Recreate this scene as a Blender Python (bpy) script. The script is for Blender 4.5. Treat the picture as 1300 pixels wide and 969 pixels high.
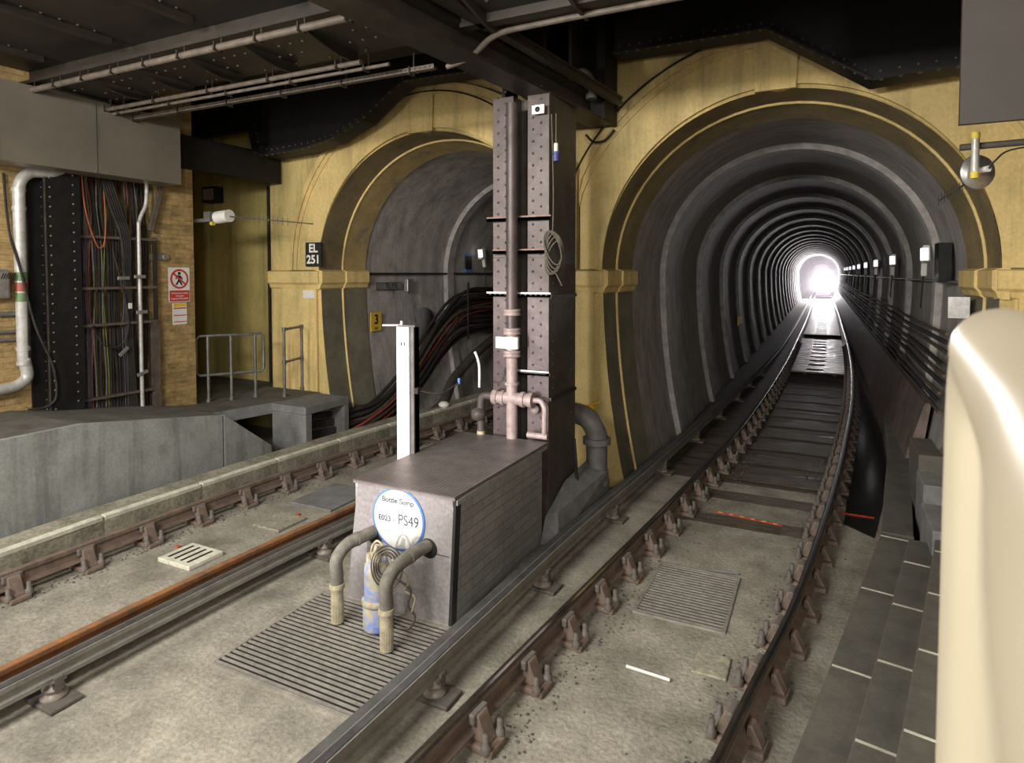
import bpy, math, random
from math import pi, sin, cos, radians as R_
from mathutils import Vector, Matrix
from mathutils.geometry import tessellate_polygon
random.seed(7)
S = bpy.context.scene
for o in list(bpy.data.objects): bpy.data.objects.remove(o)
C = S.collection
# ------------------------------------------------------------ camera
EYE = 3.07
cam = bpy.data.cameras.new('camera'); co = bpy.data.objects.new('camera', cam); C.objects.link(co)
co.location = (0, 0, EYE); co.rotation_euler = (R_(90 - 2.2), 0, math.atan(395 / 800))
cam.sensor_width = 36; cam.lens = 800 / 1300 * 36; cam.shift_y = -(484.5 - 377.73) / 1300
cam.clip_start = .02; cam.clip_end = 400
cam.dof.use_dof = True; cam.dof.focus_distance = 7; cam.dof.aperture_fstop = 9
S.camera = co
# ------------------------------------------------------------ world, lights, exposure
w = bpy.data.worlds.new('world'); S.world = w; w.use_nodes = True
w.node_tree.nodes['Background'].inputs[0].default_value = (.5, .48, .45, 1)
w.node_tree.nodes['Background'].inputs[1].default_value = .2
S.view_settings.view_transform = 'Standard'; S.view_settings.look = 'None'
S.view_settings.gamma = 1; S.view_settings.use_curve_mapping = False
S.view_settings.exposure = 0.45
def area(name, loc, target, size, power, col, spread=180):
    l = bpy.data.lights.new(name, 'AREA'); l.shape = 'RECTANGLE'; l.size, l.size_y = size
    l.energy = power; l.color = col; l.spread = R_(spread)
    o = bpy.data.objects.new(name, l); C.objects.link(o); o.location = loc
    o.rotation_euler = (Vector(target) - Vector(loc)).to_track_quat('-Z', 'Y').to_euler(); return o
def spot(name, loc, target, power, col, ang, blend=.4, r=.1):
    l = bpy.data.lights.new(name, 'SPOT'); l.energy = power; l.color = col
    l.spot_size = R_(ang); l.spot_blend = blend; l.shadow_soft_size = r
    o = bpy.data.objects.new(name, l); C.objects.link(o); o.location = loc
    o.rotation_euler = (Vector(target) - Vector(loc)).to_track_quat('-Z', 'Y').to_euler(); return o
WARM = (1, .95, .86); COOL = (1, .96, .95)
area('station_light_left', (-7.6, -1.5, 4.9), (-6.0, 6.0, 1.8), (.6, 5), 430, WARM)
area('station_light_middle', (-3.6, -1.5, 5.0), (-1.5, 8, 2.2), (3, .6), 470, WARM)
area('station_light_right', (1.8, -2.5, 4.7), (-.5, 8.5, 3.2), (.5, 4), 260, WARM)
area('station_light_near', (-3.6, 2.4, 5.0), (-3.0, 3.6, 0), (1.8, .3), 45, WARM)
spot('waiting_train_headlight', (-5.4, -5.0, 2.1), (-3.75, 6.0, 1.6), 3000, (1, .90, .92), 17, .5, .12)
TRAIN_Y = 84.0
spot('distant_train_beam_left', (-.62, TRAIN_Y - 1.0, 1.5), (-.3, 20, .6), 330, (1, .88, .95), 60, 1, .15)
spot('distant_train_beam_right', (.62, TRAIN_Y - 1.0, 1.5), (.2, 20, .6), 330, (.92, .88, 1), 60, 1, .15)

# ------------------------------------------------------------ materials
def _n(nt, t, **kw):
    n = nt.nodes.new(t)
    for k, v in kw.items(): setattr(n, k, v)
    return n
def mat(name, c1, c2=None, rough=.8, metal=0., scale=4., bump=.15, stain=None, stain_scale=1.5, stain_amt=.5,
        stretch=(1, 1, 1), brick=None, emit=None, pattern=None, spec=.5, bscale=None, rough2=None, grunge=.14, streak=0.):
    m = bpy.data.materials.new(name); m.use_nodes = True; nt = m.node_tree; L = nt.links.new
    b = nt.nodes['Principled BSDF']; b.inputs['Roughness'].default_value = rough
    b.inputs['Metallic'].default_value = metal; b.inputs['Specular IOR Level'].default_value = spec
    if emit:
        b.inputs['Emission Color'].default_value = (*c1, 1); b.inputs['Emission Strength'].default_value = emit
    c2 = c2 or tuple(x * .7 for x in c1)
    tc = _n(nt, 'ShaderNodeTexCoord'); mp = _n(nt, 'ShaderNodeMapping'); mp.inputs['Scale'].default_value = stretch
    L(tc.outputs['Object'], mp.inputs['Vector'])
    no = _n(nt, 'ShaderNodeTexNoise'); no.inputs['Scale'].default_value = scale; no.inputs['Detail'].default_value = 7
    no.inputs['Roughness'].default_value = .62
    L(mp.outputs[0], no.inputs['Vector'])
    rp = _n(nt, 'ShaderNodeValToRGB'); rp.color_ramp.elements[0].position = .34; rp.color_ramp.elements[1].position = .68
    rp.color_ramp.elements[0].color = (*c2, 1); rp.color_ramp.elements[1].color = (*c1, 1)
    L(no.outputs['Fac'], rp.inputs['Fac']); col = rp.outputs['Color']
    if stain:
        n2 = _n(nt, 'ShaderNodeTexNoise'); n2.inputs['Scale'].default_value = stain_scale; n2.inputs['Detail'].default_value = 9
        n2.inputs['Roughness'].default_value = .7
        mp2 = _n(nt, 'ShaderNodeMapping'); mp2.inputs['Location'].default_value = (3.1, 7.7, 1.3); mp2.inputs['Scale'].default_value = stretch
        L(tc.outputs['Object'], mp2.inputs['Vector']); L(mp2.outputs[0], n2.inputs['Vector'])
        r2 = _n(nt, 'ShaderNodeValToRGB'); r2.color_ramp.elements[0].position = 1 - stain_amt - .02; r2.color_ramp.elements[1].position = 1 - stain_amt + .14
        L(n2.outputs['Fac'], r2.inputs['Fac'])
        mx = _n(nt, 'ShaderNodeMix', data_type='RGBA'); L(r2.outputs['Color'], mx.inputs['Factor'])
        L(col, mx.inputs['A']); mx.inputs['B'].default_value = (*stain, 1); col = mx.outputs['Result']
    hgt = no.outputs['Fac']
    if bscale:
        n3 = _n(nt, 'ShaderNodeTexNoise'); n3.inputs['Scale'].default_value = bscale; n3.inputs['Detail'].default_value = 4
        L(tc.outputs['Object'], n3.inputs['Vector']); hgt = n3.outputs['Fac']
    if brick:
        bw, bh, mort, mc = brick
        sx = _n(nt, 'ShaderNodeSeparateXYZ'); cx = _n(nt, 'ShaderNodeCombineXYZ')
        L(tc.outputs['Object'], sx.inputs[0]); L(sx.outputs['Y'], cx.inputs['X']); L(sx.outputs['Z'], cx.inputs['Y'])
        bt = _n(nt, 'ShaderNodeTexBrick'); bt.inputs['Scale'].default_value = 1; bt.inputs['Brick Width'].default_value = bw
        bt.inputs['Row Height'].default_value = bh; bt.inputs['Mortar Size'].default_value = mort
        bt.inputs['Color1'].default_value = (1, 1, 1, 1); bt.inputs['Color2'].default_value = (.82, .82, .82, 1); bt.inputs['Mortar'].default_value = (*mc, 1)
        L(cx.outputs[0], bt.inputs['Vector'])
        mx = _n(nt, 'ShaderNodeMix', data_type='RGBA', blend_type='MULTIPLY'); mx.inputs['Factor'].default_value = 1
        L(col, mx.inputs['A']); L(bt.outputs['Color'], mx.inputs['B']); col = mx.outputs['Result']
        mt = _n(nt, 'ShaderNodeMath', operation='MULTIPLY_ADD'); mt.inputs[1].default_value = -1.6
        L(bt.outputs['Fac'], mt.inputs[0]); L(no.outputs['Fac'], mt.inputs[2]); hgt = mt.outputs[0]
    if pattern == 'tread':
        mp3 = _n(nt, 'ShaderNodeMapping'); mp3.inputs['Rotation'].default_value = (0, 0, R_(45))
        L(tc.outputs['Object'], mp3.inputs['Vector'])
        ck = _n(nt, 'ShaderNodeTexChecker'); ck.inputs['Scale'].default_value = 34
        ck.inputs['Color1'].default_value = (1, 1, 1, 1); ck.inputs['Color2'].default_value = (.62, .62, .62, 1)
        L(mp3.outputs[0], ck.inputs['Vector'])
        mx = _n(nt, 'ShaderNodeMix', data_type='RGBA', blend_type='MULTIPLY'); mx.inputs['Factor'].default_value = 1
        L(col, mx.inputs['A']); L(ck.outputs['Color'], mx.inputs['B']); col = mx.outputs['Result']; hgt = ck.outputs['Fac']
    def mul(c, sc, lo, hi, p0, p1, st=(1, 1, 1), loc=(0, 0, 0), det=8):
        mp_ = _n(nt, 'ShaderNodeMapping'); mp_.inputs['Scale'].default_value = st; mp_.inputs['Location'].default_value = loc
        L(tc.outputs['Object'], mp_.inputs['Vector'])
        nn = _n(nt, 'ShaderNodeTexNoise'); nn.inputs['Scale'].default_value = sc; nn.inputs['Detail'].default_value = det; nn.inputs['Roughness'].default_value = .7
        L(mp_.outputs[0], nn.inputs['Vector'])
        rr_ = _n(nt, 'ShaderNodeMapRange'); rr_.inputs['From Min'].default_value = p0; rr_.inputs['From Max'].default_value = p1
        rr_.inputs['To Min'].default_value = lo; rr_.inputs['To Max'].default_value = hi
        L(nn.outputs['Fac'], rr_.inputs['Value'])
        vm = _n(nt, 'ShaderNodeVectorMath', operation='SCALE'); L(c, vm.inputs[0]); L(rr_.outputs[0], vm.inputs['Scale'])
        return vm.outputs[0]
    if grunge and not emit:
        col = mul(col, 26, 1 - grunge, 1 + grunge * .6, .32, .62, loc=(5, 2, 9))
        col = mul(col, 1.9, 1 - grunge * .8, 1 + grunge * .3, .35, .55, loc=(1, 8, 3))
    if streak: col = mul(col, 3.2, 1 - streak, 1.05, .30, .52, st=(1.6, 1.6, .14), loc=(2, 2, 2))
    L(col, b.inputs['Base Color'])
    if rough2 is not None:
        rr = _n(nt, 'ShaderNodeMapRange'); rr.inputs['To Min'].default_value = rough; rr.inputs['To Max'].default_value = rough2
        rr.inputs['From Min'].default_value = .35; rr.inputs['From Max'].default_value = .65
        L(no.outputs['Fac'], rr.inputs['Value']); L(rr.outputs[0], b.inputs['Roughness'])
    if bump:
        bp = _n(nt, 'ShaderNodeBump'); bp.inputs['Strength'].default_value = bump; bp.inputs['Distance'].default_value = .02
        L(hgt, bp.inputs['Height']); L(bp.outputs[0], b.inputs['Normal'])
    return m
M = {}
M['floor'] = mat('trackbed_concrete', (.36, .335, .28), (.20, .185, .15), .85, 0, 1.7, .5, (.46, .45, .38), 3.2, .34, bscale=30, grunge=.3)
M['wet'] = mat('wet_tunnel_concrete', (.12, .095, .068), (.045, .037, .030), .5, 0, 3, .5, (.17, .15, .11), 1.2, .3, stretch=(.5, 2.2, 1), rough2=.85, grunge=.3)
M['water'] = mat('black_water', (.012, .011, .01), (.02, .018, .015), .12, 0, 3, .1)
M['sleeper'] = mat('sleeper_band', (.15, .125, .09), (.05, .042, .034), .7, 0, 5, .5, stretch=(.5, 3, 1), grunge=.35)
M['kerb'] = mat('kerb_concrete', (.34, .32, .245), (.22, .205, .16), .85, 0, 5, .3, (.13, .12, .09), 2, .42, bscale=40, grunge=.4)
M['kerb_edge'] = mat('pale_kerb_nosing', (.72, .71, .60), (.45, .43, .35), .8, 0, 5, .3)
M['plat'] = mat('platform_render', (.32, .335, .33), (.23, .24, .23), .8, 0, 2.5, .2, (.12, .12, .085), 1.8, .38, bscale=35, grunge=.16, streak=.4)
M['plattop'] = mat('platform_top', (.13, .125, .11), (.07, .068, .06), .85, 0, 3, .25)
M['castiron'] = mat('grey_cast_iron', (.16, .155, .15), (.10, .095, .09), .6, .1, 6, .3)
M['conc'] = mat('grey_concrete', (.22, .225, .23), (.14, .14, .14), .8, 0, 4, .2, (.08, .075, .07), 3, .35, bscale=40)
M['yellow'] = mat('yellow_paint', (.66, .48, .20), (.50, .41, .17), .7, 0, .8, .25, (.34, .30, .15), 1.3, .38, bscale=9, grunge=.13, streak=.34)
M['yellow2'] = mat('yellow_paint_clean', (.72, .53, .22), (.56, .44, .19), .65, 0, .9, .2, (.28, .22, .11), 2.2, .33, bscale=9, grunge=.13, streak=.3)
M['yellowgreen'] = mat('greenish_yellow_paint', (.62, .49, .19), (.42, .38, .14), .7, 0, .7, .25, (.22, .20, .08), .9, .36, bscale=9, grunge=.16, streak=.4)
M['ybrick'] = mat('yellow_brick', (.55, .39, .17), (.30, .21, .09), .85, 0, 5, .6, (.13, .085, .045), 4.5, .42, stretch=(1, 1, 2.2), brick=(.22, .075, .004, (.72, .66, .6)))
M['brown'] = mat('brown_reveal_paint', (.25, .19, .10), (.15, .12, .06), .75, 0, 2.4, .25, (.36, .29, .16), 2.1, .32, grunge=.2)
M['patchy'] = mat('patchy_yellow_reveal', (.40, .29, .12), (.27, .20, .09), .75, 0, 2.0, .3, (.13, .115, .10), 1.7, .46)
M['greybrown'] = mat('dark_pilaster_paint', (.19, .175, .125), (.12, .11, .08), .75, 0, 2.5, .25)
M['lining'] = mat('tunnel_lining', (.44, .42, .405), (.26, .245, .24), .7, 0, 2.0, .35, (.54, .52, .50), 1.2, .33, stretch=(1, 2.5, 1), bscale=12)
M['rib'] = mat('lining_rib', (.46, .44, .425), (.28, .265, .26), .7, 0, 5, .3)
M['lininglight'] = mat('left_tunnel_lining', (.52, .49, .47), (.34, .32, .305), .75, 0, 1.8, .35, (.18, .165, .15), 1.4, .38, stretch=(1, 2, 1), bscale=12, grunge=.2, streak=.35)
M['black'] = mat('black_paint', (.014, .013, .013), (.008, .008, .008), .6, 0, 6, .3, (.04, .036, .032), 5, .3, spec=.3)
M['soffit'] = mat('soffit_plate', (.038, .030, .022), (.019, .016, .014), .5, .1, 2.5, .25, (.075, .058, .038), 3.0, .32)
M['steelbrown'] = mat('brown_steel_beam', (.055, .045, .036), (.026, .022, .019), .5, .15, 4, .25)
M['rivet'] = mat('rivet_heads', (.14, .12, .10), (.08, .07, .06), .35, .4, 10, .1)
M['conduit'] = mat('dusty_conduit', (.145, .118, .095), (.08, .065, .053), .6, .1, 8, .2)
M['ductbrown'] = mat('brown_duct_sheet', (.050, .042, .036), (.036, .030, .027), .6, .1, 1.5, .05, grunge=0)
M['column'] = mat('column_paint', (.105, .078, .077), (.06, .046, .046), .42, .15, 5, .3, (.20, .165, .158), 9, .27)
M['colside'] = mat('column_side_paint', (.11, .097, .085), (.065, .057, .05), .5, .1, 4, .3)
M['bracket'] = mat('rusty_bracket', (.28, .17, .13), (.18, .11, .09), .6, .3, 9, .2)
M['galv'] = mat('galvanised', (.55, .54, .54), (.38, .37, .37), .38, .75, 9, .15)
M['pipe'] = mat('silver_pipe', (.52, .52, .50), (.36, .35, .34), .42, .2, 7, .15)
M['panel'] = mat('grey_panel', (.25, .225, .185), (.19, .17, .14), .4, .35, 1.6, .05, grunge=0)
M['pinkpipe'] = mat('dusty_pink_pipe', (.42, .34, .33), (.27, .21, .20), .5, .1, 9, .2)
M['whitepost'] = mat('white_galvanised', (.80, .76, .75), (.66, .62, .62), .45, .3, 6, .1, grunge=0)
M['postshade'] = mat('shaded_galvanised', (.16, .155, .15), (.10, .10, .10), .6, .4, 6, .1)  # darker copy of the post metal; its side shade is put into the colour
M['box'] = mat('speckled_sheet', (.34, .32, .325), (.25, .235, .235), .5, .35, 26, .1, (.42, .42, .43), 6, .35)
M['tread'] = mat('chequer_plate', (.30, .265, .255), (.21, .185, .18), .45, .4, 5, .55, pattern='tread')
M['gbrick'] = mat('grey_painted_brick', (.36, .37, .375), (.29, .295, .30), .55, 0, 3, .5, brick=(.42, .095, .006, (.62, .62, .62)))
M['darkedge'] = mat('dark_edge', (.04, .04, .042), None, .5, .4)
M['grate'] = mat('grating_bars', (.40, .375, .34), (.27, .25, .22), .5, .3, 12, .2)
M['void'] = mat('drain_dark', (.012, .012, .011), None, .9)
M['hose'] = mat('dirty_hose', (.20, .185, .155), (.10, .095, .08), .7, 0, 10, .4, (.33, .30, .22), 7, .3)
M['hosepale'] = mat('dirty_cream_hose', (.50, .45, .31), (.27, .24, .17), .7, 0, 14, .4, (.18, .16, .13), 9, .38)
M['pump'] = mat('blue_pump_dirty', (.46, .41, .29), (.30, .27, .20), .65, 0, 9, .4, (.14, .25, .66), 7, .54)
M['cable'] = mat('black_cable', (.04, .036, .034), (.020, .018, .017), .8, 0, 8, .1, spec=.25)
M['cablebrown'] = mat('dusty_brown_cable', (.12, .088, .07), (.065, .048, .04), .85, 0, 8, .1, spec=.25)
M['cablegrey'] = mat('grey_cable', (.16, .155, .15), (.09, .088, .085), .55, 0, 8, .1)
M['coil'] = mat('olive_cable', (.11, .095, .07), (.06, .052, .04), .6, 0, 12, .2)
M['orange'] = mat('orange_cable', (.50, .13, .05), (.35, .09, .04), .5)
M['purple'] = mat('purple_cable', (.12, .09, .19), (.07, .055, .12), .6)
M['red'] = mat('red_cable', (.33, .06, .04), (.22, .05, .035), .5)
M['green'] = mat('green_yellow_cable', (.22, .26, .06), (.14, .17, .04), .6)
M['white'] = mat('white_plastic', (.78, .77, .74), (.66, .65, .62), .5, 0, 6, .05, grunge=0)
M['signwhite'] = mat('sign_white', (.82, .82, .80), (.76, .76, .74), .45, 0, 4, .02, grunge=0)
M['signblue'] = mat('sign_blue', (.10, .25, .70), (.08, .22, .62), .45, grunge=0)
M['signtext'] = mat('sign_text', (.06, .07, .09), None, .6)
M['signblack'] = mat('sign_black', (.02, .02, .02), None, .5, grunge=0)
M['signred'] = mat('sign_red', (.60, .05, .04), (.5, .05, .04), .5, grunge=0)
M['signyellow'] = mat('sign_yellow', (.85, .55, .05), (.75, .48, .05), .5, grunge=0)
M['greenband'] = mat('green_band', (.12, .20, .08), None, .5)
M['handrail'] = mat('cream_handrail', (.36, .32, .24), (.33, .29, .215), .38, 0, 3, .0, spec=.35, grunge=0)
M['railing'] = mat('grey_railing', (.22, .22, .215), (.12, .12, .115), .5, .4, 9, .2)
M['railhead'] = mat('dark_rail_head', (.085, .07, .062), (.045, .038, .034), .38, .6, 6, .03)
M['railside'] = mat('rusty_rail_side', (.23, .165, .13), (.13, .095, .078), .75, .1, 7, .25)
M['railrust'] = mat('orange_rust_rail', (.36, .155, .05), (.19, .10, .06), .7, .2, 5, .2, (.09, .085, .08), 4.5, .36, stretch=(1, 1.2, 1))
M['condrail'] = mat('conductor_rail_side', (.30, .29, .26), (.21, .20, .18), .5, .35, 5, .15)
M['condtop'] = mat('conductor_rail_top', (.13, .13, .135), (.08, .08, .085), .4, .5, 6, .1)
M['board'] = mat('grey_rail_board', (.10, .10, .10), (.06, .06, .06), .7, 0, 5, .15)
M['chair'] = mat('rusty_rail_chair', (.24, .175, .14), (.14, .105, .085), .75, .05, 9, .3, (.28, .25, .21), 8, .3)
M['bolt'] = mat('greyish_bolt', (.17, .15, .135), (.10, .09, .08), .7, .2, 12, .2)
M['insul'] = mat('glazed_insulator', (.30, .26, .22), (.17, .14, .12), .4, 0, 8, .1)
M['timber'] = mat('walkway_timber', (.28, .20, .175), (.12, .08, .07), .30, 0, 6, .4, stretch=(1, 4, 1), rough2=.7, grunge=.3)
M['haunch'] = mat('sloping_haunch', (.20, .15, .13), (.10, .075, .065), .55, 0, 3, .3)
M['lid'] = mat('trough_lid', (.13, .12, .10), (.08, .075, .065), .8, 0, 3, .3, (.20, .19, .16), 5, .25)
M['polish'] = mat('polished_steel', (.62, .60, .60), (.5, .48, .48), .16, 1, 6, 0, grunge=0)
M['plugblue'] = mat('plug_blue', (.07, .07, .28), None, .5)
M['lampface'] = mat('glowing_lamp_face', (.95, .95, 1), None, .4, emit=.8)  # weak glow added so the tunnel lamp cases look bright
M['lens'] = mat('lamp_lens', (1, .95, .97), None, .3, emit=620)
M['train'] = mat('train_front', (.25, .25, .28), None, .4)
M['glass'] = mat('dark_glass', (.03, .03, .035), None, .1)
M['redtape'] = mat('red_tape', (.60, .05, .03), None, .6)
M['ytape'] = mat('yellow_tape', (.7, .55, .08), None, .6)

# ------------------------------------------------------------ mesh builder
class MB:
    def __init__(s): s.v = []; s.f = []; s.sm = []
    def add(s, vs, fs, smooth=False):
        n = len(s.v); s.v += [tuple(v) for v in vs]
        for f in fs: s.f.append([i + n for i in f]); s.sm.append(smooth)
        return s
    def box(s, x0, x1, y0, y1, z0, z1):
        v = [(x, y, z) for z in (z0, z1) for y in (y0, y1) for x in (x0, x1)]
        return s.add(v, [(0, 2, 3, 1), (4, 5, 7, 6), (0, 1, 5, 4), (2, 6, 7, 3), (0, 4, 6, 2), (1, 3, 7, 5)])
    def obox(s, c, size, m):
        v = [Vector(c) + m @ Vector((x * size[0] / 2, y * size[1] / 2, z * size[2] / 2)) for z in (-1, 1) for y in (-1, 1) for x in (-1, 1)]
        return s.add(v, [(0, 2, 3, 1), (4, 5, 7, 6), (0, 1, 5, 4), (2, 6, 7, 3), (0, 4, 6, 2), (1, 3, 7, 5)])
    def bar(s, a, b, w, h, up=(0, 0, 1)):
        a = Vector(a); b = Vector(b); d = (b - a); L = d.length; d.normalize()
        sd = d.cross(Vector(up)); sd.normalize(); u = sd.cross(d)
        v = [p + sd * x * w / 2 + u * z * h / 2 for p in (a, b) for x, z in ((-1, -1), (1, -1), (1, 1), (-1, 1))]
        return s.add(v, [(3, 2, 1, 0), (4, 5, 6, 7), (0, 1, 5, 4), (1, 2, 6, 5), (2, 3, 7, 6), (3, 0, 4, 7)])
    def prism(s, pts, a, b, axis='y'):          # pts 2D polygon; extruded along axis from a to b
        def P(p, t): return {'y': (p[0], t, p[1]), 'x': (t, p[0], p[1]), 'z': (p[0], p[1], t)}[axis]
        n = len(pts); v = [P(p, a) for p in pts] + [P(p, b) for p in pts]
        tri = tessellate_polygon([[Vector((p[0], p[1], 0)) for p in pts]])
        fs = [tuple(t) for t in tri] + [tuple(i + n for i in reversed(t)) for t in tri]
        fs += [(i, (i + 1) % n, n + (i + 1) % n, n + i) for i in range(n)]
        return s.add(v, fs)
    def tube(s, path, r, n=8, caps=True, radii=None):
        P = [Vector(p) for p in path]; rings = []; prev = None
        for i, p in enumerate(P):
            d = (P[min(i + 1, len(P) - 1)] - P[max(i - 1, 0)])
            if d.length < 1e-9: d = Vector((0, 0, 1))
            d.normalize()
            if prev is None:
                prev = d.orthogonal().normalized()
            prev = (prev - d * prev.dot(d)); prev.normalize(); q = d.cross(prev); rr = radii[i] if radii else r
            rings.append([p + (prev * cos(2 * pi * k / n) + q * sin(2 * pi * k / n)) * rr for k in range(n)])
        v = [x for g in rings for x in g]; fs = []
        for i in range(len(P) - 1):
            for k in range(n): fs.append((i * n + k, i * n + (k + 1) % n, (i + 1) * n + (k + 1) % n, (i + 1) * n + k))
        s.add(v, fs, True)
        if caps:
            s.add(rings[0], [tuple(reversed(range(n)))]); s.add(rings[-1], [tuple(range(n))])
        return s
    def cyl(s, a, b, r, n=16, r2=None): return s.tube([a, b], r, n, True, [r, r2 if r2 is not None else r])
    def lathe(s, prof, c, axis=(0, 0, 1), n=20):
        ax = Vector(axis).normalized(); u = ax.orthogonal().normalized(); q = ax.cross(u); c = Vector(c)
        v = [c + ax * z + (u * cos(2 * pi * k / n) + q * sin(2 * pi * k / n)) * r for r, z in prof for k in range(n)]; fs = []
        for i in range(len(prof) - 1):
            for k in range(n): fs.append((i * n + k, i * n + (k + 1) % n, (i + 1) * n + (k + 1) % n, (i + 1) * n + k))
        s.add(v, fs, True)
        for i in (0, len(prof) - 1):
            if prof[i][0] > 1e-4: s.add(v[i * n:(i + 1) * n], [tuple(range(n))])
        return s
    def sweep(s, path, prof):
        P = [Vector(p) for p in path]; n = len(prof); v = []
        for i, p in enumerate(P):
            d = P[min(i + 1, len(P) - 1)] - P[max(i - 1, 0)]; d.z = 0; d.normalize(); sd = Vector((d.y, -d.x, 0))
            v += [p + sd * a + Vector((0, 0, b)) for a, b in prof]
        fs = [(i * n + k, (i + 1) * n + k, (i + 1) * n + (k + 1) % n, i * n + (k + 1) % n) for i in range(len(P) - 1) for k in range(n)]
        s.add(v, fs)
        for i in (0, len(P) - 1):
            tri = tessellate_polygon([[Vector((a, b, 0)) for a, b in prof]])
            s.add(v[i * n:(i + 1) * n], [tuple(t) for t in tri])
        return s
    def dome(s, c, nrm, r, n=6):
        return s.lathe([(r, 0), (r * .75, r * .5), (0.0001, r * .75)], c, nrm, n)
    def strip(s, A, B, smooth=True):            # quads between two equally long polylines
        n = len(A); return s.add(list(A) + list(B), [(i, i + 1, n + i + 1, n + i) for i in range(n - 1)], smooth)
def smooth_path(pts, k=6):
    P = [Vector(p) for p in pts]; out = []
    for i in range(len(P) - 1):
        p0 = P[max(i - 1, 0)]; p1 = P[i]; p2 = P[i + 1]; p3 = P[min(i + 2, len(P) - 1)]
        for j in range(k):
            t = j / k
            out.append(.5 * ((2 * p1) + (p2 - p0) * t + (2 * p0 - 5 * p1 + 4 * p2 - p3) * t * t + (3 * p1 - p0 - 3 * p2 + p3) * t ** 3))
    out.append(P[-1]); return out
def rootloc(p):
    v = Vector((0, 0, 0))
    while p: v += p.location; p = p.parent
    return v
def obj(name, mb, m, parent=None, bevel=0, origin=None):
    if isinstance(m, str): m = M[m]
    vs = [Vector(v) for v in mb.v]
    if parent is None:
        if origin is None:
            xs = [v.x for v in vs]; ys = [v.y for v in vs]; zs = [v.z for v in vs]
            origin = Vector(((min(xs) + max(xs)) / 2, (min(ys) + max(ys)) / 2, min(zs)))
        off = Vector(origin)
    else: off = rootloc(parent)
    me = bpy.data.meshes.new(name); me.from_pydata([v - off for v in vs], [], mb.f)
    me.polygons.foreach_set('use_smooth', mb.sm); me.update()
    import bmesh
    b = bmesh.new(); b.from_mesh(me)
    if name not in NOFIX: bmesh.ops.recalc_face_normals(b, faces=b.faces)
    b.to_mesh(me); b.free()
    me.materials.append(m)
    o = bpy.data.objects.new(name, me); C.objects.link(o)
    if parent is None: o.location = off
    else: o.parent = parent
    if bevel:
        bv = o.modifiers.new('bevel', 'BEVEL'); bv.width = bevel; bv.segments = 2; bv.limit_method = 'ANGLE'
    return o
NOFIX = set()
def tag(o, label, cat, group=None):
    o['label'] = label; o['category'] = cat
    if group: o['group'] = group
    return o
def thing(name, label, cat, loc=(0, 0, 0), rotz=0, group=None):
    o = bpy.data.objects.new(name, None); C.objects.link(o); o.location = loc; o.rotation_euler = (0, 0, rotz)
    o.empty_display_size = .1
    return tag(o, label, cat, group)
def struct(name, mb, m, parent=None, bevel=0):
    o = obj(name, mb, m, parent, bevel, origin=(0, 0, 0) if parent is None else None)
    if parent is None: o['kind'] = 'structure'
    return o
def dup(root, loc, rotz=0, label=None, parts=True):
    r = root.copy(); C.objects.link(r); r.location = loc; r.rotation_euler = (0, 0, rotz)
    if label: r['label'] = label
    if parts:
        for ch in list(root.children):
            c = ch.copy(); C.objects.link(c); c.parent = r
            for g in list(ch.children):
                d = g.copy(); C.objects.link(d); d.parent = c
    return r
def text(name, body, size, loc, rot, m, parent, sx=1, extrude=.001, bold=0):
    cu = bpy.data.curves.new(name, 'FONT'); cu.body = body; cu.size = size; cu.align_x = 'CENTER'; cu.align_y = 'CENTER'; cu.extrude = extrude; cu.offset = bold
    t = bpy.data.objects.new(name, cu); C.objects.link(t)
    dg = bpy.context.evaluated_depsgraph_get(); me = bpy.data.meshes.new_from_object(t.evaluated_get(dg))
    bpy.data.objects.remove(t)
    mx = Matrix.Translation(Vector(loc) - rootloc(parent)) @ Matrix.Rotation(rot[2], 4, 'Z') @ Matrix.Rotation(rot[0], 4, 'X') @ Matrix.Diagonal((sx, 1, 1, 1))
    me.transform(mx); me.materials.clear(); me.materials.append(M[m] if isinstance(m, str) else m)
    o = bpy.data.objects.new(name, me); C.objects.link(o); o.parent = parent; return o
def interp(tab, y):
    if y <= tab[0][1]:
        a, b = tab[0], tab[1]; return a[0] + (b[0] - a[0]) * (y - a[1]) / (b[1] - a[1])
    for a, b in zip(tab, tab[1:]):
        if y <= b[1]: return a[0] + (b[0] - a[0]) * (y - a[1]) / (b[1] - a[1])
    return tab[-1][0]
def curve_path(tab, y0, y1, z):
    pts = smooth_path([(x, y, 0) for x, y in tab], 8)
    t2 = [(p.x, p.y) for p in pts]; ys = [y0]
    while ys[-1] < y1: ys.append(min(y1, ys[-1] + (.35 if ys[-1] < 20 else 2)))
    return [(interp(t2, y), y, z) for y in ys], t2

# track lines, x against y
RR = [(-.70, 2.4), (-.39, 4.44), (-.16, 5.9), (.11, 8.53), (.38, 11.9), (.66, 16.7), (.88, 24.8), (.97, 40), (1.0, 60), (1.0, 160)]
RL = [(-2.16, 2.0), (-2.02, 3.63), (-1.93, 4.62), (-1.77, 6.36), (-1.59, 8.4), (-1.27, 13.0), (-1.02, 22.7), (-.9, 40), (-.88, 60), (-.88, 160)]
OC = [(-2.54, 2.2), (-2.49, 3.34), (-2.45, 4.56), (-2.36, 6.66), (-2.11, 10.5), (-1.79, 16.4), (-1.4, 29), (-1.3, 60), (-1.3, 160)]
LL = [(-6.90, .8), (-6.87, 3.07), (-6.87, 4.18), (-6.86, 5.72), (-6.67, 8.43), (-6.32, 10.9), (-6.2, 14), (-6.15, 36)]
LR = [(-5.22, .8), (-5.21, 3.0), (-5.17, 4.5), (-5.08, 5.94), (-4.95, 8.2), (-4.72, 10.8), (-4.6, 14), (-4.55, 36)]
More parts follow.
